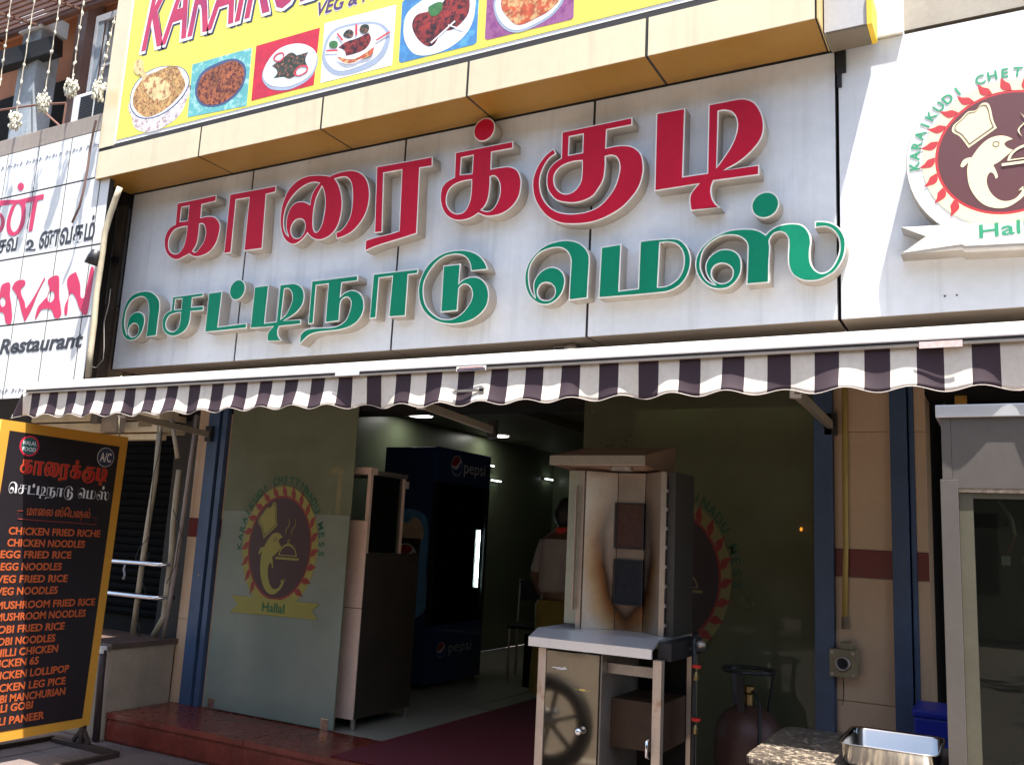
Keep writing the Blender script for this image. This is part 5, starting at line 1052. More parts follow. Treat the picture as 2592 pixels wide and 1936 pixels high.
gl_ = [([(-1.2397, 5.4259), (-1.2221, 5.0916), (-1.2035, 4.8598), (-1.2045, 4.6352)], 'leftmost garland reaching the left edge of the picture'), ([(-0.9203, 5.3401), (-0.9088, 4.6041), (-0.9341, 4.3331)], 'second garland from the left ending in a low round bunch'),
       ([(-0.5904, 5.2515), (-0.6083, 4.7553), (-0.612, 4.4112)], 'third garland with a long ragged bunch by the downpipe'), ([(-0.3028, 5.1743), (-0.3081, 4.7468), (-0.3046, 4.4677)], 'garland whose bunch hangs just left of the air conditioner'),
       ([(0.0549, 4.9099), (0.0413, 4.6017), (-0.0112, 4.3933)], 'short garland with a bunch in front of the air conditioner')]
for i, (g_, lbl) in enumerate(gl_):
    garland((g_[0][0], g_[0][1]), (g_[-1][0], g_[-1][1]), -.4 if i < 4 else -.38, 6, i > 0, 'white flower '+lbl)

# ---------------------------------------------------------------- dining room
def lamp_disc(x, y, lbl):
    t = thing('ceiling_light', lbl, 'light', (x, y, 2.48))
    MB().lathe((x, y, 2.4795), [(.125, 0), (.135, -.006), (.118, -.012)], 32).build('rim', M_white, t)
    MB().lathe((x, y, 2.472), [(0, 0), (.117, 0)], 32).build('diffuser', mat('lit_diffuser', (.9, .9, .85), .5, emit=(1, .98, .9), es=4.5), t)
lamp_disc(.72, 2.80, 'round lit ceiling light nearer the door above the food cabinet')
lamp_disc(3.75, 1.02, 'round lit ceiling light behind the right glass, nearer the entrance')
lamp_disc(4.35, 1.02, 'round lit ceiling light behind the right glass, nearer the pillar')
lamp_disc(.69, 4.34, 'round lit ceiling light further back above the drinks fridge')
for i, (a, b) in enumerate((((1256, 1216), 'above'), ((1245, 1178), 'beside'), ((1430, 1219), 'right of'))):
    pass
for i, (x, z, w, l) in enumerate(((-.0, 0, 0, 0),)): pass
for i, q in enumerate(([(4.5774, 2.0105), (4.7838, 2.021)], [(4.5364, 2.1679), (4.6082, 2.171)], [(6.318, 2.1333), (6.5922, 2.1493)])):  # glowing strips added for tube light reflections on the glossy wall, no lamps here
    t = thing('tube_glint', ('glowing strip for a tube light reflection right of the fridge header', 'tiny glowing strip for a tube light reflection beside the fridge header', 'glowing strip for a tube light reflection left of the grill hood')[i], 'light', (.50, q[0][0], q[0][1]))
    y0, y1 = min(q[0][0], 5.9), min(q[1][0], 6.1)
    MB().box(.462, .488, y0-.01, y1+.01, q[0][1]-.01, q[0][1]+.012).build('glint_mount', M_dsteel, t)
    MB().tube([(.50, y0, q[0][1]), (.50, y1, q[0][1])], .008, 8).build('tube', mat('glint_glow', (.9, .95, .95), .5, emit=(.9, 1, .95), es=1.5), t)
# fridge
fr_ = thing('drinks_fridge', 'tall dark blue glass door drinks fridge inside the dining room', 'fridge', (1.15, 2.55, .17))
M_fb = mat('fridge_blue', (.02, .055, .19), .35, 0, .15, 2, coat=.3)
M_fbk = mat('fridge_black', (.012, .013, .016), .4)
FX = 1.41
MB().box(.87, FX-.03, 2.11, 2.97, .20, 2.10).build('body', M_fb, fr_, bev=.008)
MB().box(FX-.029, FX, 2.105, 2.975, 1.82, 2.105).build('header', M_fb, fr_, bev=.006)
MB().box(FX-.029, FX, 2.105, 2.975, .20, .66).build('kick_panel', M_fb, fr_, bev=.006)
dr = MB().box(FX-.029, FX, 2.105, 2.15, .662, 1.818).build('door_frame', M_fbk, fr_)
MB().box(FX-.029, FX, 2.93, 2.975, .662, 1.818).build('door_frame', M_fbk, fr_)
MB().box(FX-.012, FX-.006, 2.151, 2.929, .664, 1.816).build('door_glass', glass_mat('fridge_glass', (.7, .78, .78), .5, .03, (.02, .03, .03)), fr_)
box('interior', mat('fridge_inside', (.28, .34, .34), .5), fr_, FX-.0295, FX-.028, 2.151, 2.929, .664, 1.816)
MB().tube([(FX-.018, 2.86, .95), (FX-.018, 2.86, 1.44)], .011, 8).build('tube_light', mat('fridge_tube', (.9, 1, .95), .5, emit=(.9, 1, .97), es=14), fr_)
for z in (.9, 1.12, 1.34, 1.56):
    MB().box(FX-.027, FX-.0135, 2.16, 2.82, z, z+.006).build('shelf', M_dsteel, fr_)
    for k in range(6):
        if (z*100+k) % 3 < 1: continue
        MB().tube([(FX-.02, 2.2+k*.1, z+.006), (FX-.02, 2.2+k*.1, z+.10), (FX-.02, 2.2+k*.1, z+.15)], [.006, .006, .003], 8).build('bottle', mat('bottle_%d' % (k % 3), ((.2, .03, .02), (.03, .12, .05), (.25, .2, .1))[k % 3], .2), fr_)
def cola_logo(parent, fr, u, v, r):
    shape('logo', mat('logo_white', (.8, .8, .85), .4), parent, [circle(u, v, r)], fr, 0, .0006, False)
    shape('logo', mat('logo_red', (.42, .02, .03), .4), parent, [[(u-r*.93, v+r*.05), (u-r*.7, v+r*.62), (u-r*.2, v+r*.93), (u+r*.35, v+r*.86), (u+r*.55, v+r*.6), (u+r*.2, v+r*.25), (u-r*.3, v-r*.05)]], fr, .0008, .0012)
    shape('logo', mat('logo_blue', (.02, .06, .30), .4), parent, [[(u-r*.9, v-r*.2), (u-r*.3, v-r*.42), (u+r*.3, v-r*.2), (u+r*.75, v+r*.4), (u+r*.93, v+r*.1), (u+r*.8, v-r*.5), (u+r*.2, v-r*.93), (u-r*.4, v-r*.85), (u-r*.8, v-r*.5)]], fr, .0008, .0012)
    shape('logo', mat('logo_rim', (.3, .33, .42), .4), parent, [circle(u, v, r*1.05), circle(u, v, r*1.0)], fr, 0, .0007, False)
cola_logo(fr_, XF(FX+.001), 2.40, 1.97, .085)
text('lettering', mat('logo_text', (.8, .8, .85), .4), fr_, 'pepsi', XF(FX+.001), 2.52, 2.88, 1.92, 2.03, 0, .0008, .0, fullh=False)
lw = [(2.2657, 0.3195), (2.4139, 0.3883), (2.4417, 0.3602), (2.8019, 0.3482)]
cola_logo(fr_, XF(FX+.001), lw[0][0]+.06, .46, .06)
text('lettering', mat('logo_text_dim', (.5, .5, .55), .4), fr_, 'pepsi', XF(FX+.001), lw[2][0], lw[3][0], .43, .52, 0, .0008, 0)
SFF = YF(2.108)
pc = shape('side_print', mat('ice_print', (.16, .42, .75), .4, 0, .3, 9), fr_, [[(.90, 1.50), (1.0, 1.56), (1.2, 1.58), (1.34, 1.50), (1.36, 1.1), (1.35, .75), (.92, .75), (.89, 1.1)]], SFF, 0, .0006)
shape('side_print', mat('foam_print', (.8, .62, .45), .5, 0, .2, 16), fr_, [[(.96, 1.40), (1.02, 1.50), (1.14, 1.47), (1.22, 1.52), (1.31, 1.42), (1.29, 1.33), (.98, 1.33)]], SFF, .0008, .0012)
shape('side_print', mat('cola_print', (.07, .02, .02), .4, 0, .3, 12), fr_, [[(.98, 1.345, 1), (1.29, 1.345, 1), (1.25, .80, 1), (1.02, .80, 1)]], SFF, .0014, .0018, False)
cola_logo(fr_, YF(2.1055), 1.15, 1.19, .11)
text('lettering', mat('logo_text', (.8, .8, .85), .4), fr_, 'pepsi', YF(2.1055), 1.04, 1.27, 1.0, 1.055, 0, .0008, .01)
for x in (.9, 1.36):
    for y in (2.15, 2.93): MB().tube([(x, y, .171), (x, y, .199)], .018, 8).build('foot', M_fbk, fr_)

# food cabinet behind the frosted glass
fc = thing('food_cabinet', 'stainless display cabinet with glass case beside the entrance', 'cabinet', (1.65, .85, .17))
M_fc = mat('cabinet_steel', (.80, .60, .50), .42, .1, .15, 4, .15, .05, 250, aniso=(1, 1, 10))
MB().box(1.795, 1.938, .545, .556, .235, .90).build('front_panel', M_fc, fc, bev=.002)
MB().box(1.795, 1.938, .545, .556, .905, 1.45).build('front_panel', M_fc, fc, bev=.002)
MB().box(1.28, 1.794, .545, .556, .235, 1.22).build('front_panel', M_fc, fc, bev=.002)
MB().box(1.28, 1.932, .557, 1.16, .235, 1.245).build('body', mat('cabinet_dark_side', (.07, .06, .05), .4, .4, .2, 4), fc, bev=.003)
for x, y in ((1.30, .58), (1.915, .58), (1.30, 1.14), (1.915, 1.14)):
    MB().tube([(x, y, .171), (x, y, .235)], .016, 10).build('foot', M_dsteel, fc)
for x, y in ((1.29, .57), (1.918, .57), (1.29, .93), (1.918, .93)):
    MB().box(x-.013, x+.013, y-.013, y+.013, 1.246, 1.745).build('post', M_fc, fc, bev=.002)
MB().box(1.26, 1.935, .545, .62, 1.746, 1.79).build('top_rail', M_fc, fc, bev=.003)
MB().box(1.26, 1.935, .621, .96, 1.746, 1.775).build('top_sheet', M_dsteel, fc, bev=.002)
box('side_glass', glass_mat('case_glass', (.75, .8, .78), .9, .03, (.2, .2, .2)), fc, 1.921, 1.925, .585, .915, 1.25, 1.74)
box('front_glass', MATS['case_glass'], fc, 1.305, 1.78, .562, .566, 1.25, 1.74)
MB().box(1.905, 1.945, .925, .965, 1.68, 1.73).build('corner_cap', M_cream, fc, bev=.004)
for z in (1.45,): MB().box(1.31, 1.90, .60, .90, z, z+.008).build('shelf', M_dsteel, fc)

# steel chairs at the back
def chair(x, y, a, lbl):
    t = thing('chair', lbl, 'chair', (x, y, .17), 'metal chairs in the dining room')
    ca, sa = math.cos(a), math.sin(a)
    def W(u, v, z): return (x+u*ca-v*sa, y+u*sa+v*ca, .17+z)
    m1 = M_dsteel
    for u, v in ((-.18, -.18), (.18, -.18)): MB().tube([W(u, v, 0), W(u, v, .44)], .011, 6).build('leg', m1, t)
    for u, v in ((-.18, .18), (.18, .18)): MB().tube([W(u, v, 0), W(u, v, .44), W(u, v+.05, .85)], .011, 6).build('leg', m1, t)
    MB().obox(W(0, 0, .45), Vector((ca, sa, 0))*.2, Vector((-sa, ca, 0))*.2, (0, 0, .012)).build('seat', M_dark, t)
    MB().obox(W(0, .225, .75), Vector((ca, sa, 0))*.18, Vector((-sa, ca, 0))*.008, (0, 0, .09)).build('backrest', M_dark, t)
chair(1.75, 3.3, .3, 'metal chair right beside the drinks fridge')
chair(2.25, 3.9, -.5, 'metal chair near the middle of the dark room')
chair(2.7, 4.8, 1.2, 'metal chair furthest back near the back wall')
tb = thing('dining_table', 'dark dining table by the back wall of the room', 'table', (1.6, 4.9, .17))
MB().box(1.0, 2.2, 4.6, 5.3, .89, .92).build('tabletop', M_dark, tb, bev=.004)
for x, y in ((1.1, 4.7), (2.1, 4.7), (1.1, 5.2), (2.1, 5.2)): MB().tube([(x, y, .17), (x, y, .889)], .02, 8).build('leg', M_dsteel, tb)
pls = thing('plate_stack', 'stack of steel plates behind the standing person', 'plates', (2.05, 3.0, .9))
for i in range(7):
    MB().lathe((2.05, 3.0, .62+i*.055), [(0, 0), (.07, .0), (.085, .012), (.087, .012), (.07, -.003)], 20).build('plate', M_chrome, pls)
MB().box(1.9, 2.2, 2.85, 3.15, .171, .60).build('stand', M_dark, pls)

# person seen from behind
def person():
    px, py = 2.56, 2.10; z0 = .172
    t = thing('person', 'person with dark hair in white shirt, red collar and yellow skirt, half behind the grill', 'person', (px, py, .17))
    V = {'pel': (0, 0, .80, .125), 'ch': (.0, .02, 1.05, .125), 'nk0': (0, .045, 1.24, .085), 'nk': (.0, .075, 1.30, .050), 'hd': (0, .105, 1.38, .078), 'tp': (0, .115, 1.45, .075),
         'ls': (-.14, .04, 1.19, .058), 'le': (-.205, .0, .95, .042), 'lw': (-.18, .12, .78, .030), 'lh': (-.17, .17, .72, .034),
         'rs': (.14, .04, 1.19, .058), 're': (.205, .0, .95, .042), 'rw': (.18, .12, .78, .030), 'rh': (.17, .17, .72, .034),
         'lk': (-.085, .01, .45, .075), 'la': (-.09, .0, .06, .045), 'lt': (-.09, .11, .025, .035), 'rk': (.085, .01, .45, .075), 'ra': (.09, .0, .06, .045), 'rt': (.09, .11, .025, .035)}
    Ed = [('pel', 'ch'), ('ch', 'nk0'), ('nk0', 'nk'), ('nk', 'hd'), ('hd', 'tp'), ('nk0', 'ls'), ('ls', 'le'), ('le', 'lw'), ('lw', 'lh'), ('nk0', 'rs'), ('rs', 're'), ('re', 'rw'), ('rw', 'rh'),
          ('pel', 'lk'), ('lk', 'la'), ('la', 'lt'), ('pel', 'rk'), ('rk', 'ra'), ('ra', 'rt')]
    def skin(name, keys, m, grow=1., parent=t):
        ks = list(keys); me = bpy.data.meshes.new(name)
        me.from_pydata([(px+V[k][0], py+V[k][1], z0+V[k][2]) for k in ks], [(ks.index(a), ks.index(b)) for a, b in Ed if a in keys and b in keys], [])
        ob = bpy.data.objects.new(name, me); COL.objects.link(ob)
        md = ob.modifiers.new('s', 'SKIN'); md.use_smooth_shade = True
        for i, k in enumerate(ks):
            r_ = V[k][3]*grow; me.skin_vertices[0].data[i].radius = (r_*(1.25 if k in ('pel', 'ch') else 1), r_)
        me.skin_vertices[0].data[0].use_root = True
        sb = ob.modifiers.new('d', 'SUBSURF'); sb.levels = 2
        dg = bpy.context.evaluated_depsgraph_get()
        m2 = bpy.data.meshes.new_from_object(ob.evaluated_get(dg))
        bpy.data.objects.remove(ob)
        return finish(name, m2, m, parent, True)
    skin('body', V.keys(), mat('brown_skin', (.14, .07, .04), .55))
    skin('shirt', ['ch', 'nk0', 'ls', 'le', 'rs', 're', 'pel'], mat('white_shirt', (.36, .33, .31), .85, 0, .15, 12), 1.13)
    MB().lathe((px, py, z0+.12), [(.19, 0), (.185, .2), (.165, .45), (.17, .62), (.15, .66)], 24).build('skirt', mat('yellow_skirt', (.22, .17, .03), .85, 0, .2, 10), t, smooth=True)
    MB().lathe((px, py+.06, z0+1.235), [(.085, 0), (.075, .045), (.062, .075)], 20).build('collar', mat('red_collar', (.7, .05, .04), .8), t, smooth=True)
    MB().ball((px, py+.085, z0+1.415), .098, .10, .125, 18, 12, jit=.02).build('hair', mat('black_hair', (.012, .010, .010), .6), t, smooth=True)
person()

# emblems on the glass
ge = [(1.308, 1.248), (1.0364, 1.2348), (1.5693, 1.2607)]
PG = (mat('glass_maroon', (.045, .015, .018), .5), mat('glass_yellow', (.27, .25, .05), .5), mat('glass_red', (.22, .018, .014), .5), mat('glass_green', (.01, .12, .055), .5))
emblem(gl, 1.302, 1.25, .327, .4505, PG, ribbon=True, sx=.81)
re_ = [(4.2431, 1.2939), (4.3762, 1.218)]
er = (ge[2][0]-ge[1][0])/2
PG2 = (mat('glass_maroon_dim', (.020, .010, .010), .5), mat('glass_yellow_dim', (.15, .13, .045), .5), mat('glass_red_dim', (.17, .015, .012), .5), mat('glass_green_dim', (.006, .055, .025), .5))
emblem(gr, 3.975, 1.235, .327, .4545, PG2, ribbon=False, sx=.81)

# ---------------------------------------------------------------- shawarma grill
gm = thing('shawarma_grill', 'stainless upright meat grill with scorched back panel on a four legged counter', 'grill', (4.0, -.35, 0))
def scorch_mat():
    m = mat('scorched_steel', (.37, .31, .265), .38, .75, .15, 5, .1, .05, 200)
    nt = m.node_tree; L = nt.links.new; b = nt.nodes['Principled BSDF']
    geo = nt.nodes.new('ShaderNodeNewGeometry'); mp = nt.nodes.new('ShaderNodeMapping'); mp.vector_type = 'POINT'
    mp.inputs['Location'].default_value = (-4.045/.118, 0, -1.36/.30); mp.inputs['Scale'].default_value = (1/.118, 0, 1/.30)
    L(geo.outputs['Position'], mp.inputs[0])
    ln = nt.nodes.new('ShaderNodeVectorMath'); ln.operation = 'LENGTH'; L(mp.outputs[0], ln.inputs[0])
    no = nt.nodes.new('ShaderNodeTexNoise'); no.inputs['Scale'].default_value = 9; L(geo.outputs['Position'], no.inputs['Vector'])
    ma = nt.nodes.new('ShaderNodeMath'); ma.operation = 'MULTIPLY_ADD'; ma.inputs[1].default_value = .30; L(no.outputs[0], ma.inputs[0]); L(ln.outputs['Value'], ma.inputs[2])
    r = nt.nodes.new('ShaderNodeValToRGB'); e = r.color_ramp.elements
    e[0].position = 0; e[0].color = (.55, .50, .48, 1)
    e[1].position = 1; e[1].color = (1, 1, 1, 1)
    for p, c in ((.42, (.50, .42, .38, 1)), (.50, (.10, .045, .02, 1)), (.56, (.42, .20, .07, 1)), (.68, (.85, .68, .45, 1)), (.80, (1, 1, 1, 1))):
        q = r.color_ramp.elements.new(p); q.color = c
    dv = nt.nodes.new('ShaderNodeMath'); dv.operation = 'DIVIDE'; dv.inputs[1].default_value = 2.2; L(ma.outputs[0], dv.inputs[0])
    L(dv.outputs[0], r.inputs[0])
    src = b.inputs['Base Color'].links[0].from_socket
    sz = nt.nodes.new('ShaderNodeSeparateXYZ'); L(geo.outputs['Position'], sz.inputs[0])
    fz = nt.nodes.new('ShaderNodeMapRange'); fz.inputs[1].default_value = 1.28; fz.inputs[2].default_value = 1.62; fz.inputs[3].default_value = 1; fz.inputs[4].default_value = .25; L(sz.outputs[2], fz.inputs[0])
    x = nt.nodes.new('ShaderNodeMix'); x.data_type = 'RGBA'; x.blend_type = 'MULTIPLY'; L(fz.outputs[0], x.inputs[0]); L(src, x.inputs[6]); L(r.outputs[0], x.inputs[7])
    L(x.outputs[2], b.inputs['Base Color'])
    return m
M_sc = scorch_mat()
M_gs = mat('grill_steel', (.43, .36, .31), .30, .85, .12, 5, .12, .04, 250, aniso=(1, 1, 10), rvar=.06)
M_gleg = mat('grill_leg', (.55, .45, .37), .4, .6, .15, 8, .2, col2=(.30, .13, .05), c2s=7, c2t=.66)
for x, y in ((3.76, -.575), (4.27, -.575), (3.76, -.14), (4.27, -.14)):
    MB().box(x, x+.036, y, y+.036, .05, .935).build('leg', M_gleg, gm, bev=.002)
    MB().tube([(x+.018, y, .03), (x+.018, y+.035, .03)], .03, 14).build('castor', M_blackm, gm)
# counter: bent sheet with a drooping front lip
cs = [(-.600, .940), (-.600, .978), (-.515, 1.010), (-.08, 1.010), (-.08, .975), (-.09, .975), (-.09, .998), (-.513, .998), (-.588, .970), (-.588, .940)]
cb = MB(); n = len(cs)
cb.v = [(x, y, z) for x in (3.722, 4.272) for y, z in cs]
cb.f = [(i, (i+1) % n, n+(i+1) % n, n+i) for i in range(n)]+[(0, 1, 2, 7, 8, 9)[::-1], (n+0, n+1, n+2, n+7, n+8, n+9), (2, 3, 6, 7)[::-1], (n+2, n+3, n+6, n+7), (3, 4, 5, 6)[::-1], (n+3, n+4, n+5, n+6)]
cb.mi = [0]*len(cb.f)
cb.build('counter_top', mat('counter_steel', (.80, .80, .84), .30, .75, .08, 4, .05, .03, 200), gm)
MB().box(4.273, 4.33, -.53, -.12, .93, 1.0).build('side_lip', M_blackm, gm, bev=.004)
dp = MB().box(3.798, 4.038, -.572, -.562, .16, .928).build('door', M_mirror, gm, bev=.001)
MB().lathe((3.965, -.572, .625), [(0, -.0), (.008, 0), (.008, -.012), (.014, -.018), (.015, -.026), (.008, -.033), (0, -.034)], 16, (0, 1, 0)).build('door_knob', M_chrome, dp, smooth=True)
for c_, w_, h_, mm in (((3.865, -.5735, .86), .045, .006, M_white), ((3.97, -.5735, .785), .032, .004, mat('yellow_tape', (.6, .45, .12), .5))):
    s_ = MB(); k = 7
    vs = [(c_[0]+(-1+2*i/k)*w_, c_[1], c_[2]+random.uniform(-1, 1)*h_*.6+h_*(1-abs(-1+2*i/k))) for i in range(k+1)]+[(c_[0]+(1-2*i/k)*w_, c_[1], c_[2]-h_*(1-abs(1-2*i/k))+random.uniform(-.3, .3)*h_) for i in range(k+1)]
    s_.add(vs, [tuple(range(len(vs)))]).build('tape_scrap', mm, dp)
box('back_sheet', M_dark, gm, 3.80, 4.27, -.130, -.120, .16, .93)
box('side_sheet', M_dsteel, gm, 3.764, 3.770, -.535, -.145, .16, .93)
box('divider', M_dsteel, gm, 4.040, 4.046, -.56, -.135, .16, .93)
box('inner_bar', M_dsteel, gm, 4.047, 4.268, -.50, -.47, .855, .895)
box('drip_tray', mat('burnt_tray', (.05, .025, .012), .5, .3, .4, 6), gm, 4.047, 4.268, -.45, -.14, .56, .75)
box('bottom_shelf', M_dsteel, gm, 3.80, 4.268, -.56, -.135, .15, .159)
MB().tube([(4.262, -.585, .64), (4.262, -.605, .63), (4.262, -.605, .575), (4.262, -.585, .565)], .006, 8).build('handle', M_chrome, gm, smooth=True)
# upright back with two burners
def slab(name, pa, pb, z0, z1, m, th=.004, parent=gm):
    a = Vector((pa[0], pa[1], 0)); b = Vector((pb[0], pb[1], 0)); d = (b-a).normalized(); nrm = Vector((d.y, -d.x, 0))
    mb = MB(); mb.add([(p+nrm*k)+Vector((0, 0, z)) for z in (z0, z1) for k in (0, -th) for p in (a, b)], [(0, 1, 3, 2), (4, 6, 7, 5), (0, 4, 5, 1), (2, 3, 7, 6), (0, 2, 6, 4), (1, 5, 7, 3)])
    return mb.build(name, m, parent)
slab('back_panel', (3.982, -.28), (4.110, -.28), 1.011, 1.70, M_sc)
slab('wing_panel', (3.868, -.385), (3.979, -.281), 1.011, 1.70, M_sc)
slab('wing_panel', (4.113, -.281), (4.225, -.385), 1.011, 1.70, M_sc)
MB().box(3.845, 3.867, -.40, -.38, 1.011, 1.70).build('edge_trim', M_gs, gm, bev=.002)
MB().box(4.226, 4.250, -.40, -.38, 1.011, 1.70).build('edge_trim', M_gs, gm, bev=.002)
slab('side_flap', (3.790, -.40), (3.844, -.39), 1.03, 1.70, mat('flap_steel', (.30, .30, .24), .4, .6, .15), .003)
MB().box(3.836, 3.842, -.43, -.41, 1.09, 1.63).build('hinge_rod', M_gs, gm)
for i in range(7): MB().box(3.832, 3.8355, -.432, -.408, 1.12+i*.075, 1.135+i*.075).build('hinge_knuckle', M_dsteel, gm)
MB().box(4.251, 4.285, -.38, -.12, 1.011, 1.70).build('rear_housing', mat('housing_dark', (.045, .04, .035), .5, .3, .2), gm, bev=.003)
MB().box(3.85, 4.25, -.26, -.12, 1.011, 1.70).build('rear_housing', MATS['housing_dark'], gm)
for i in range(8): MB().box(4.2505, 4.258, -.41, -.381, 1.05+i*.08, 1.065+i*.08).build('hinge_knuckle', M_dsteel, gm)
M_b1 = mat('burner_rust', (.12, .055, .04), .6, .1, .3, 60, bump=1, bs=700); M_b2 = mat('burner_black', (.028, .028, .034), .6, .1, .3, 60, bump=1, bs=700)
for z0, z1, mm in ((1.366, 1.562, M_b1), (1.122, 1.314, M_b2)):
    b_ = MB().box(3.982, 4.110, -.290, -.285, z0, z1).build('burner', mm, gm)
    for x0, x1, a0, a1 in ((3.979, 3.984, z0-.004, z1+.004), (4.108, 4.113, z0-.004, z1+.004), (3.9845, 4.1075, z0-.004, z0+.002), (3.9845, 4.1075, z1-.002, z1+.004)):
        MB().box(x0, x1, -.296, -.284, a0, a1).build('burner_frame', M_blackm, b_)
# hood
hd = MB()
hp = [(-.50, 1.718), (-.50, 1.758), (-.12, 1.835), (-.10, 1.835), (-.10, 1.702)]
hd.v = [(x, y, z) for x in (3.742, 4.185) for y, z in hp]; n = 5
hd.f = [(i, (i+1) % n, n+(i+1) % n, n+i) for i in range(n-1)]+[(0, 1, 2, 3, 4)[::-1], (5, 6, 7, 8, 9), (4, 9, 5, 0)]
hd.mi = [0]*len(hd.f)
hd.build('hood', mat('hood_steel', (.33, .2, .14), .4, .6, .2, 5), gm)
MB().box(3.738, 4.189, -.5045, -.5005, 1.716, 1.759).build('hood_lip', M_gs, gm, bev=.001)
MB().lathe((4.05, -.42, 1.700), [(.0, 0), (.05, 0), (.05, .016), (0, .016)], 20).build('motor_mount', M_dsteel, gm)
# gas piping on the right of the grill
gp_ = thing('gas_manifold', 'black gas pipe with two red valve handles right of the grill', 'gas pipe', (4.36, -.3, 0))
MB().tube([(4.352, -.30, .001), (4.352, -.30, 1.0), (4.352, -.27, 1.03)], .011, 8).build('pipe', M_blackm, gp_, smooth=True)
MB().tube([(4.32, -.30, .965), (4.40, -.30, .965)], .007, 8).build('pipe', M_blackm, gp_)
for z in (.90, .69):
    MB().box(4.358, 4.392, -.345, -.325, z-.006, z+.006).build('valve_handle', mat('valve_red', (.55, .015, .01), .45), gp_, bev=.003)
    MB().tube([(4.352, -.30, z-.01), (4.375, -.335, z-.006)], .008, 8).build('valve_body', mat('brass', (.22, .16, .07), .35, .9), gp_)
    MB().lathe((4.372, -.335, z-.055), [(0, 0), (.012, .0), (.012, .02), (.006, .035), (0, .035)], 12).build('regulator', MATS['brass'], gp_)
MB().ball((4.38, -.30, .985), .022, .022, .018, 12, 8).build('joint', M_dsteel, gp_, smooth=True)
# gas cylinder
gc_ = thing('gas_cylinder', 'reddish gas cylinder with round collar standing in the shade by the right glass', 'gas cylinder', (4.46, .18, .17))
MB().lathe((4.46, .18, .171), [(0, .02), (.11, .02), (.13, .05), (.15, .09), (.152, .38), (.14, .44), (.105, .49), (.05, .52), (0, .525)], 28).build('tank', mat('cylinder_red', (.075, .032, .024), .5, .1, .3, 5), gc_, smooth=True)
MB().lathe((4.46, .18, .171), [(.10, 0), (.115, 0), (.118, .03), (.10, .03)], 24).build('foot_ring', M_dsteel, gc_)
MB().tube([(4.46+.115*math.cos(a*.2618), .18+.115*math.sin(a*.2618), .845) for a in range(24)], .009, 7, closed=True).build('collar_ring', M_blackm, gc_)
for a in (.4, 2.5, 4.6): MB().beam((4.46+.085*math.cos(a), .18+.085*math.sin(a), .66), (4.46+.112*math.cos(a), .18+.112*math.sin(a), .842), .03, .006).build('collar_strut', M_blackm, gc_)
MB().lathe((4.46, .18, .69), [(0, 0), (.022, 0), (.022, .05), (.03, .06), (.03, .085), (0, .09)], 12).build('valve', MATS['brass'], gc_)
MB().tube([(4.48, .17, .76), (4.53, .10, .72), (4.545, .03, .5), (4.54, .0, .3), (4.50, -.04, .2)], .007, 7).build('hose', M_wire, gc_, smooth=True)

# ---------------------------------------------------------------- conduit and socket on the pillar
yc = [(4.8517, 1.6373), (4.849, 1.4152), (4.8419, 1.1232)]
cd = thing('conduit', 'yellow painted conduit running down the tiled pillar', 'pipe', (yc[0][0], .425, 1.0))
MB().tube([(yc[0][0]+.004, .425, 2.415), (yc[1][0]+.002, .425, yc[1][1]), (yc[2][0], .425, yc[2][1]-.02)], .0125, 12).build('tube', mat('yellow_conduit', (.48, .34, .09), .5, 0, .12, 5, .25), cd, smooth=True)
MB().tube([(yc[2][0], .423, yc[2][1]-.021), (yc[2][0]+.004, .42, yc[2][1]-.075)], [.013, .018], 10).build('gland', mat('dirty_gland', (.16, .12, .07), .7, 0, .4, 30), cd)
sk = [(4.7801, 0.9583), (4.8992, 0.9701), (4.7803, 0.8349), (4.8302, 0.9014), (4.8242, 0.9948), (4.8799, 0.9753)]
so = thing('power_socket', 'grimy beige industrial socket box at the foot of the yellow conduit', 'socket', ((sk[0][0]+sk[1][0])/2, .40, sk[2][1]))
M_so = mat('grimy_beige', (.27, .23, .14), .55, .1, .3, 14, .4, .2, 60)
MB().box(sk[0][0], sk[1][0], .372, .444, sk[2][1], sk[0][1]).build('housing', M_so, so, bev=.008)
MB().lathe(((sk[0][0]+sk[1][0])/2, .371, (sk[0][1]+sk[2][1])/2), [(.034, 0), (.034, -.012), (.026, -.014), (.024, -.004), (0, -.003)], 24, (0, 1, 0)).build('socket_ring', M_dsteel, so, smooth=True)
MB().lathe(((sk[0][0]+sk[1][0])/2, .3665, (sk[0][1]+sk[2][1])/2), [(0, 0), (.023, 0)], 20, (0, 1, 0)).build('socket_hole', M_gap, so)
for a in (0, 1):
    for b in (0, 1):
        MB().lathe((sk[0][0]+.014+a*(sk[1][0]-sk[0][0]-.028), .3715, sk[2][1]+.014+b*(sk[0][1]-sk[2][1]-.028)), [(0, -.004), (.007, -.004), (.007, 0)], 10, (0, 1, 0)).build('screw', M_dsteel, so)
MB().box(sk[4][0], sk[5][0], .385, .43, sk[0][1]+.001, sk[0][1]+.03).build('cable_entry', M_so, so, bev=.004)
tube('cable_tail', M_wire, so, [(sk[3][0], .443, sk[2][1]-.001), (sk[3][0]+.002, .443, sk[2][1]-.08), (sk[3][0]-.004, .443, sk[2][1]-.13)], .0018, 5)

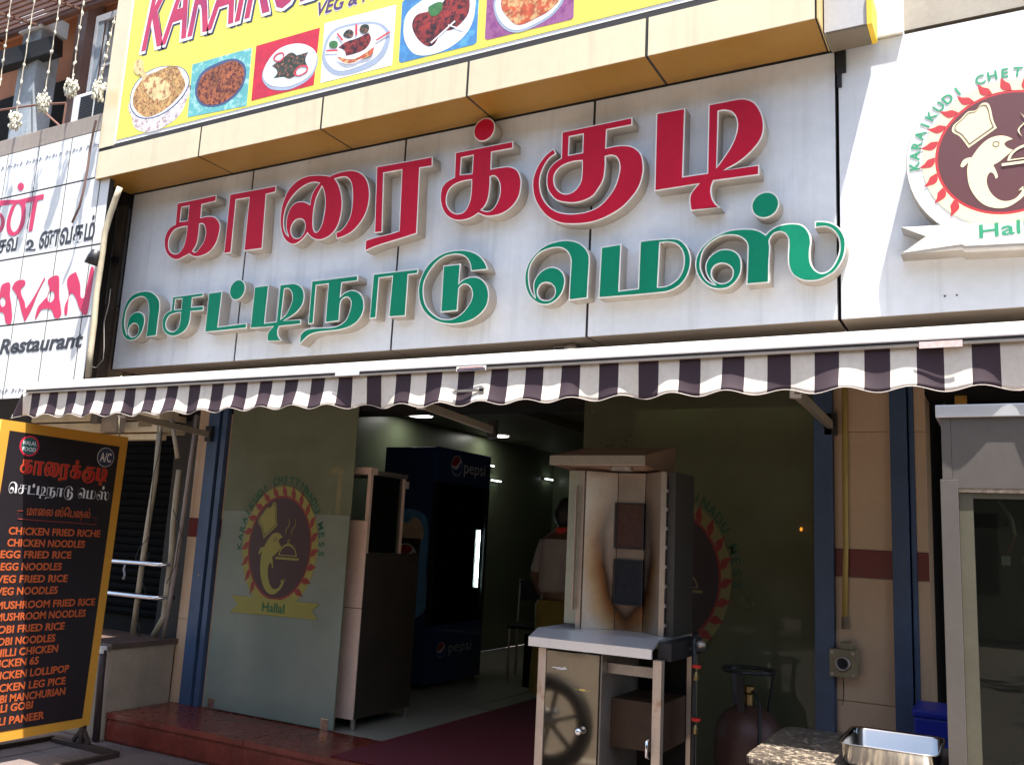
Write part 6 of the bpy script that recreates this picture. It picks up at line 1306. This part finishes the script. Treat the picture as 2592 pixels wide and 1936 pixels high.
sh_ = [(4.4592, 1.4573), (4.5666, 1.4513), (4.4949, 1.5174)]
al = thing('wall_shrine', 'tiny white shelf with a glowing orange lamp behind the right glass', 'shelf', (sh_[2][0], 1.2, sh_[0][1]))
MB().box(sh_[0][0], sh_[1][0], 1.13, 1.249, sh_[0][1]-.015, sh_[0][1]).build('shelf', mat('pale_shelf', (.5, .48, .42), .5), al)
MB().box(sh_[0][0]+.01, sh_[1][0]-.01, 1.235, 1.249, sh_[0][1]+.001, sh_[0][1]+.17).build('back_board', mat('shrine_back', (.2, .14, .08), .5), al)
MB().ball((sh_[2][0], 1.2, sh_[2][1]), .008, .008, .012, 8, 6).build('flame', mat('flame', (1, .5, .1), .5, emit=(1, .35, .05), es=4), al)
MB().lathe((sh_[2][0], 1.2, sh_[0][1]+.001), [(0, 0), (.02, 0), (.012, .03), (.018, sh_[2][1]-sh_[0][1]-.015)], 10).build('lamp_base', M_dsteel, al)
# ---------------------------------------------------------------- right: granite counter, tray, cabinet
gt = thing('stone_counter', 'speckled granite counter edge with rounded corner at the bottom right', 'counter', (5.3, -.7, 0))
M_gran = mat('speckled_granite', (.07, .055, .045), .28, 0, .5, 40, 0, .05, 300, col2=(.34, .28, .21), c2s=70, c2t=.56)
gp2 = [(4.765, -1.02), (6.2, -1.02), (6.2, -.36), (4.765, -.36), (4.748, -.39), (4.742, -.45), (4.742, -.93), (4.748, -.99)]
gb = MB(); n = len(gp2)
gb.v = [(x, y, z) for z in (.70, .722) for x, y in gp2]; gb.f = [tuple(range(n))[::-1], tuple(range(n, 2*n))]+[(i, (i+1) % n, n+(i+1) % n, n+i) for i in range(n)]; gb.mi = [0]*len(gb.f)
gb.build('granite_top', M_gran, gt, bev=.005)
MB().box(4.83, 6.1, -.95, -.40, .02, .699).build('base', M_dark, gt)
ty = thing('steel_tray', 'deep stainless tray standing on the granite counter', 'tray', (5.18, -.76, .722))
def tray(x0, x1, y0, y1, z0, z1, r=.035):
    def ring(o_, z, rr):
        out = []
        for cx, cy, a0 in ((x1-r, y1-r, 0), (x0+r, y1-r, 90), (x0+r, y0+r, 180), (x1-r, y0+r, 270)):
            for k in range(5):
                a = R(a0+k*22.5); out.append((cx+(r+o_)*math.cos(a), cy+(r+o_)*math.sin(a), z))
        return out
    rg_ = [ring(-.012, z0, r), ring(0, z0+.012, r), ring(.003, z1-.004, r), ring(.014, z1, r), ring(.014, z1-.003, r), ring(.004, z1-.006, r), ring(.0015, z1-.008, r), ring(-.0015, z0+.013, r), ring(-.014, z0+.002, r)]
    n = len(rg_[0]); mb = MB(); mb.v = [p for q in rg_ for p in q]
    mb.f = [(a*n+i, a*n+(i+1) % n, (a+1)*n+(i+1) % n, (a+1)*n+i) for a in range(len(rg_)-1) for i in range(n)]
    mb.f += [tuple(range(n)), tuple(range((len(rg_)-1)*n, len(rg_)*n))]; mb.mi = [0]*len(mb.f)
    return mb
tray(5.035, 5.31, -.93, -.60, .723, .795).build('pan', mat('tray_steel', (.46, .44, .41), .16, 1, .05, 6, rvar=.05), ty, smooth=True)
ck = thing('steel_cabinet', 'tall stainless glass fronted cabinet at the right edge', 'cabinet', (5.8, -.8, 0))
M_ks = mat('kiosk_steel', (.115, .102, .092), .45, .3, .12, 3, .12, .04, 200, aniso=(1, 1, 8))
KY = -.90
MB().box(5.337, 6.45, KY-.012, -.42, 1.840, 1.881).build('top_ledge', mat('ledge_steel', (.66, .66, .67), .35, .5, .06), ck, bev=.003)
MB().box(5.352, 5.380, KY, -.45, 1.641, 1.839).build('corner_sheet', M_ks, ck, bev=.001)
MB().box(5.3808, 6.45, KY+.001, KY+.02, 1.613, 1.839).build('fascia', M_ks, ck)
MB().box(5.345, 5.396, KY-.006, KY+.03, .723, 1.640).build('corner_post', M_ks, ck, bev=.002)
MB().box(5.345, 5.394, KY+.031, -.45, .723, 1.640).build('side_panel', M_dsteel, ck)
MB().box(5.397, 6.45, KY+.004, KY+.010, 1.600, 1.612).build('window_seal', mat('foil_seal', (.5, .4, .3), .4, .4, .5, 40, bump=1, bs=200), ck)
MB().box(5.397, 5.437, KY+.012, KY+.03, .723, 1.599).build('window_frame', mat('pvc_frame', (.09, .085, .06), .4, 0, .2, 6), ck)
MB().box(5.4375, 6.45, KY+.014, KY+.03, 1.582, 1.599).build('window_frame', MATS['pvc_frame'], ck)
MB().box(5.4375, 6.45, KY+.020, KY+.024, .723, 1.5815).build('window_glass', glass_mat('kiosk_glass', (.6, .65, .6), .5, .08, (.06, .065, .05)), ck)
box('interior_back', M_dark, ck, 5.41, 6.45, -.47, -.46, .722, 1.60)
for k, zz in enumerate((1.50, 1.44, 1.38, 1.31)):
    for key in (gk[k*2:k*2+6] if k < 3 else gk[4:9]):
        gc = glyph_contours(key)
        gg = [[(5.50+.46*(1-(p[0]-.158)/4.79)*1.0, zz+(p[1]-2.59)*.12)+tuple(p[2:]) for p in c] for c in gc]
        shape('faint_lettering', mat('faint_green', (.07, .15, .09), .6), ck, gg, YF(-.471), 0, .001, sub=2)
box('top_sheet', M_dsteel, ck, 5.39, 6.45, KY+.03, -.45, 1.81, 1.824)
pgp = [(5.5221, 1.392), (5.5491, 1.4716), (5.5116, 1.5793), (5.3939, 1.2025)]
wr = MB().tube([(pgp[2][0], KY+.05, pgp[2][1]), (pgp[2][0]+.03, KY+.045, pgp[2][1]-.06), (pgp[1][0], KY+.03, pgp[1][1])], .006, 6).build('cable', M_dsteel, None, smooth=True)
tag(wr, 'grey cable hanging behind the cabinet window', 'cable')
pg_ = thing('power_plug', 'white plug on a red lead hanging inside the cabinet window', 'plug', (pgp[0][0], KY+.03, pgp[0][1]))
MB().tube([(pgp[1][0], KY+.03, pgp[1][1]), (pgp[0][0]+.01, KY+.03, pgp[0][1]+.03), (pgp[0][0], KY+.03, pgp[0][1]+.012)], .004, 6).build('lead', mat('red_lead', (.3, .03, .03), .6), pg_)
MB().box(pgp[0][0]-.012, pgp[0][0]+.012, KY+.026, KY+.034, pgp[0][1]-.014, pgp[0][1]+.014).build('plug_body', M_white, pg_, bev=.002)
for d in (-.005, .006): MB().tube([(pgp[0][0]+d, KY+.03, pgp[0][1]-.014), (pgp[0][0]+d, KY+.03, pgp[0][1]-.026)], .0018, 6).build('pin', M_chrome, pg_)
MB().box(pgp[3][0]-.008, pgp[3][0]+.010, KY+.015, KY+.019, pgp[3][1]-.02, pgp[3][1]+.016).build('pink_label', mat('pink_label', (.55, .06, .14), .5), ck)
bq = [(5.1561, 0.7764), (5.2503, 0.7948), (5.1679, 0.6847)]
cr_ = thing('plastic_crate', 'bright blue plastic crate between the doorway post and the cabinet', 'crate', (bq[0][0]+.15, .2, .0))
M_bc = mat('blue_plastic', (.012, .025, .32), .4, 0, .08)
cz1 = bq[0][1]
MB().box(bq[0][0], bq[0][0]+.34, .10, .38, .46, cz1-.03).build('crate_body', M_bc, cr_, bev=.01)
MB().box(bq[0][0]-.006, bq[0][0]+.346, .094, .386, cz1-.03, cz1).build('crate_rim', M_bc, cr_, bev=.01)
stl = thing('stool', 'dark stool carrying the blue crate', 'stool', (bq[0][0]+.17, .24, 0))
MB().box(bq[0][0]-.01, bq[0][0]+.35, .08, .40, .42, .459).build('seat', M_dark, stl)
for x in (.02, .32):
    for y in (.1, .37): MB().box(bq[0][0]+x-.015, bq[0][0]+x+.015, y-.015, y+.015, 0, .419).build('leg', M_dark, stl)
ob_ = [(5.3279, 2.14), (5.3787, 2.1384), (5.3269, 2.1093)]
oc = MB().box(ob_[0][0], ob_[1][0], .55, .58, ob_[2][1], ob_[0][1]+.01).build('notice_tile', mat('ochre_tile', (.5, .27, .04), .5, 0, .3, 20), None, bev=.002)
tag(oc, 'small ochre plaque at the top of the dark doorway', 'plaque')

# ---------------------------------------------------------------- across the street (seen in glass and steel)
mc = thing('motorcycle', 'black motorcycle parked on the pavement edge, mirrored in the grill door', 'motorcycle', (2.35, -2.35, 0))
def wheel(cx, cy, cz, r):
    w = MB().tube([(cx+r*math.cos(a*.1963), cy, cz+r*math.sin(a*.1963)) for a in range(32)], .045, 10, closed=True).build('tyre', M_wire, mc, smooth=True)
    MB().tube([(cx+(r-.05)*math.cos(a*.1963), cy, cz+(r-.05)*math.sin(a*.1963)) for a in range(32)], .014, 8, closed=True).build('rim', M_dsteel, mc, smooth=True)
    MB().tube([(cx, cy-.06, cz), (cx, cy+.06, cz)], .035, 12).build('hub', M_dsteel, mc)
    for k in range(6):
        a = k*math.pi/3+.3
        MB().beam((cx, cy, cz), (cx+(r-.05)*math.cos(a), cy, cz+(r-.05)*math.sin(a)), .02, .03, up=(0, 1, 0)).build('spoke', M_blackm, mc)
wheel(2.96, -2.35, .27, .25); wheel(1.69, -2.35, .27, .25)
for p0, p1, r_ in (((1.69, -2.27, .27), (1.88, -2.29, .85), .02), ((1.69, -2.43, .27), (1.88, -2.41, .85), .02), ((1.88, -2.35, .80), (2.45, -2.35, .60), .03), ((2.45, -2.35, .60), (2.96, -2.27, .27), .018), ((2.45, -2.35, .60), (2.96, -2.43, .27), .018), ((1.88, -2.35, .75), (2.25, -2.35, .28), .025)):
    MB().tube([p0, p1], r_, 8).build('frame_tube', M_blackm, mc)
MB().ball((2.08, -2.35, .80), .22, .12, .10, 16, 10).build('fuel_tank', mat('tank_black', (.015, .015, .02), .2, 0, .05, coat=1), mc, smooth=True)
MB().ball((2.38, -2.35, .68), .20, .11, .045, 16, 8).build('saddle', M_wire, mc, smooth=True)
MB().ball((2.2, -2.35, .42), .16, .12, .15, 12, 8).build('engine', M_dsteel, mc, smooth=True)
MB().tube([(1.80, -2.65, .98), (1.76, -2.45, .92), (1.76, -2.25, .92), (1.80, -2.05, .98)], .014, 8).build('handlebar', M_chrome, mc, smooth=True)
MB().lathe((1.68, -2.35, .82), [(0, .05), (.06, .04), (.085, 0), (.085, -.03), (0, -.04)], 18, (1, 0, 0)).build('headlight', M_chrome, mc, smooth=True)
MB().tube([(2.2, -2.46, .30), (2.6, -2.48, .28), (2.95, -2.49, .30)], .03, 10).build('exhaust', M_chrome, mc, smooth=True)

ob2 = thing('opposite_building', 'ochre building with shop windows across the street', 'building', (4, -17.5, 0))
MB().box(-22, 30, -20, -17, 0, 9).build('wall', mat('opposite_plaster', (.30, .26, .17), .8, 0, .15, .6), ob2)
for j in range(3):
    for i in range(14):
        x = -20+i*3.4; z = .8+j*2.9
        w_ = MB().box(x, x+1.5, -17.02, -16.99, z, z+1.5).build('window', M_dark, ob2) if (i, j) == (0, 0) else share(w_, ob2, ((3.4 if i else -3.4*13), 0, (0 if i else 2.9)))
def tree(x, y, h_, s, seed, lbl):
    t = thing('street_tree', lbl, 'tree', (x, y, 0), 'trees across the street')
    rn = random.Random(seed)
    MB().tube([(x, y, 0), (x+.1, y, h_*.3), (x-.1, y+.1, h_*.55), (x, y, h_*.8)], [.22, .17, .12, .05], 8).build('trunk', mat('bark', (.09, .065, .045), .9, 0, .3), t)
    lb_ = MB()
    for k in range(4): 
        a = rn.uniform(0, 6.3); lb_.tube([(x, y, h_*.4), (x+math.cos(a)*s*.5, y+math.sin(a)*s*.5, h_*.6), (x+math.cos(a)*s*.8, y+math.sin(a)*s*.8, h_*.75)], [.09, .06, .02], 6)
    lb_.build('branches', MATS['bark'], t)
    cr = MB()
    cl = [(x+rn.gauss(0, s*.45), y+rn.gauss(0, s*.4), h_*.68+rn.gauss(0, s*.28), rn.uniform(.5, 1.0)) for _ in range(34)]
    for cx, cy, cz, cs_ in cl:
        for _ in range(130):
            v = Vector((rn.gauss(0, 1), rn.gauss(0, 1), rn.gauss(0, .7))).normalized()*cs_*rn.uniform(.5, 1)
            p = Vector((cx, cy, cz))+v; a = Vector((rn.gauss(0, 1), rn.gauss(0, 1), rn.gauss(0, 1))).normalized()*.13; b = a.cross(v).normalized()*.07
            cr.add([p-a, p+b, p+a, p-b], [(0, 1, 2, 3)])
    cr.build('crown', mat('foliage', (.045, .085, .018), .6, 0, .35, 2), t)['kind'] = 'stuff'
tree(9.5, -10.5, 7.5, 3.0, 1, 'broad green tree across the street to the right')
tree(2.5, -11.5, 8.0, 3.2, 2, 'tallest green tree straight across the street')
tree(-5.0, -10.5, 7.0, 3.0, 3, 'green tree across the street to the left')
tree(16.0, -11.5, 7.5, 3.0, 4, 'green tree far right across the street')
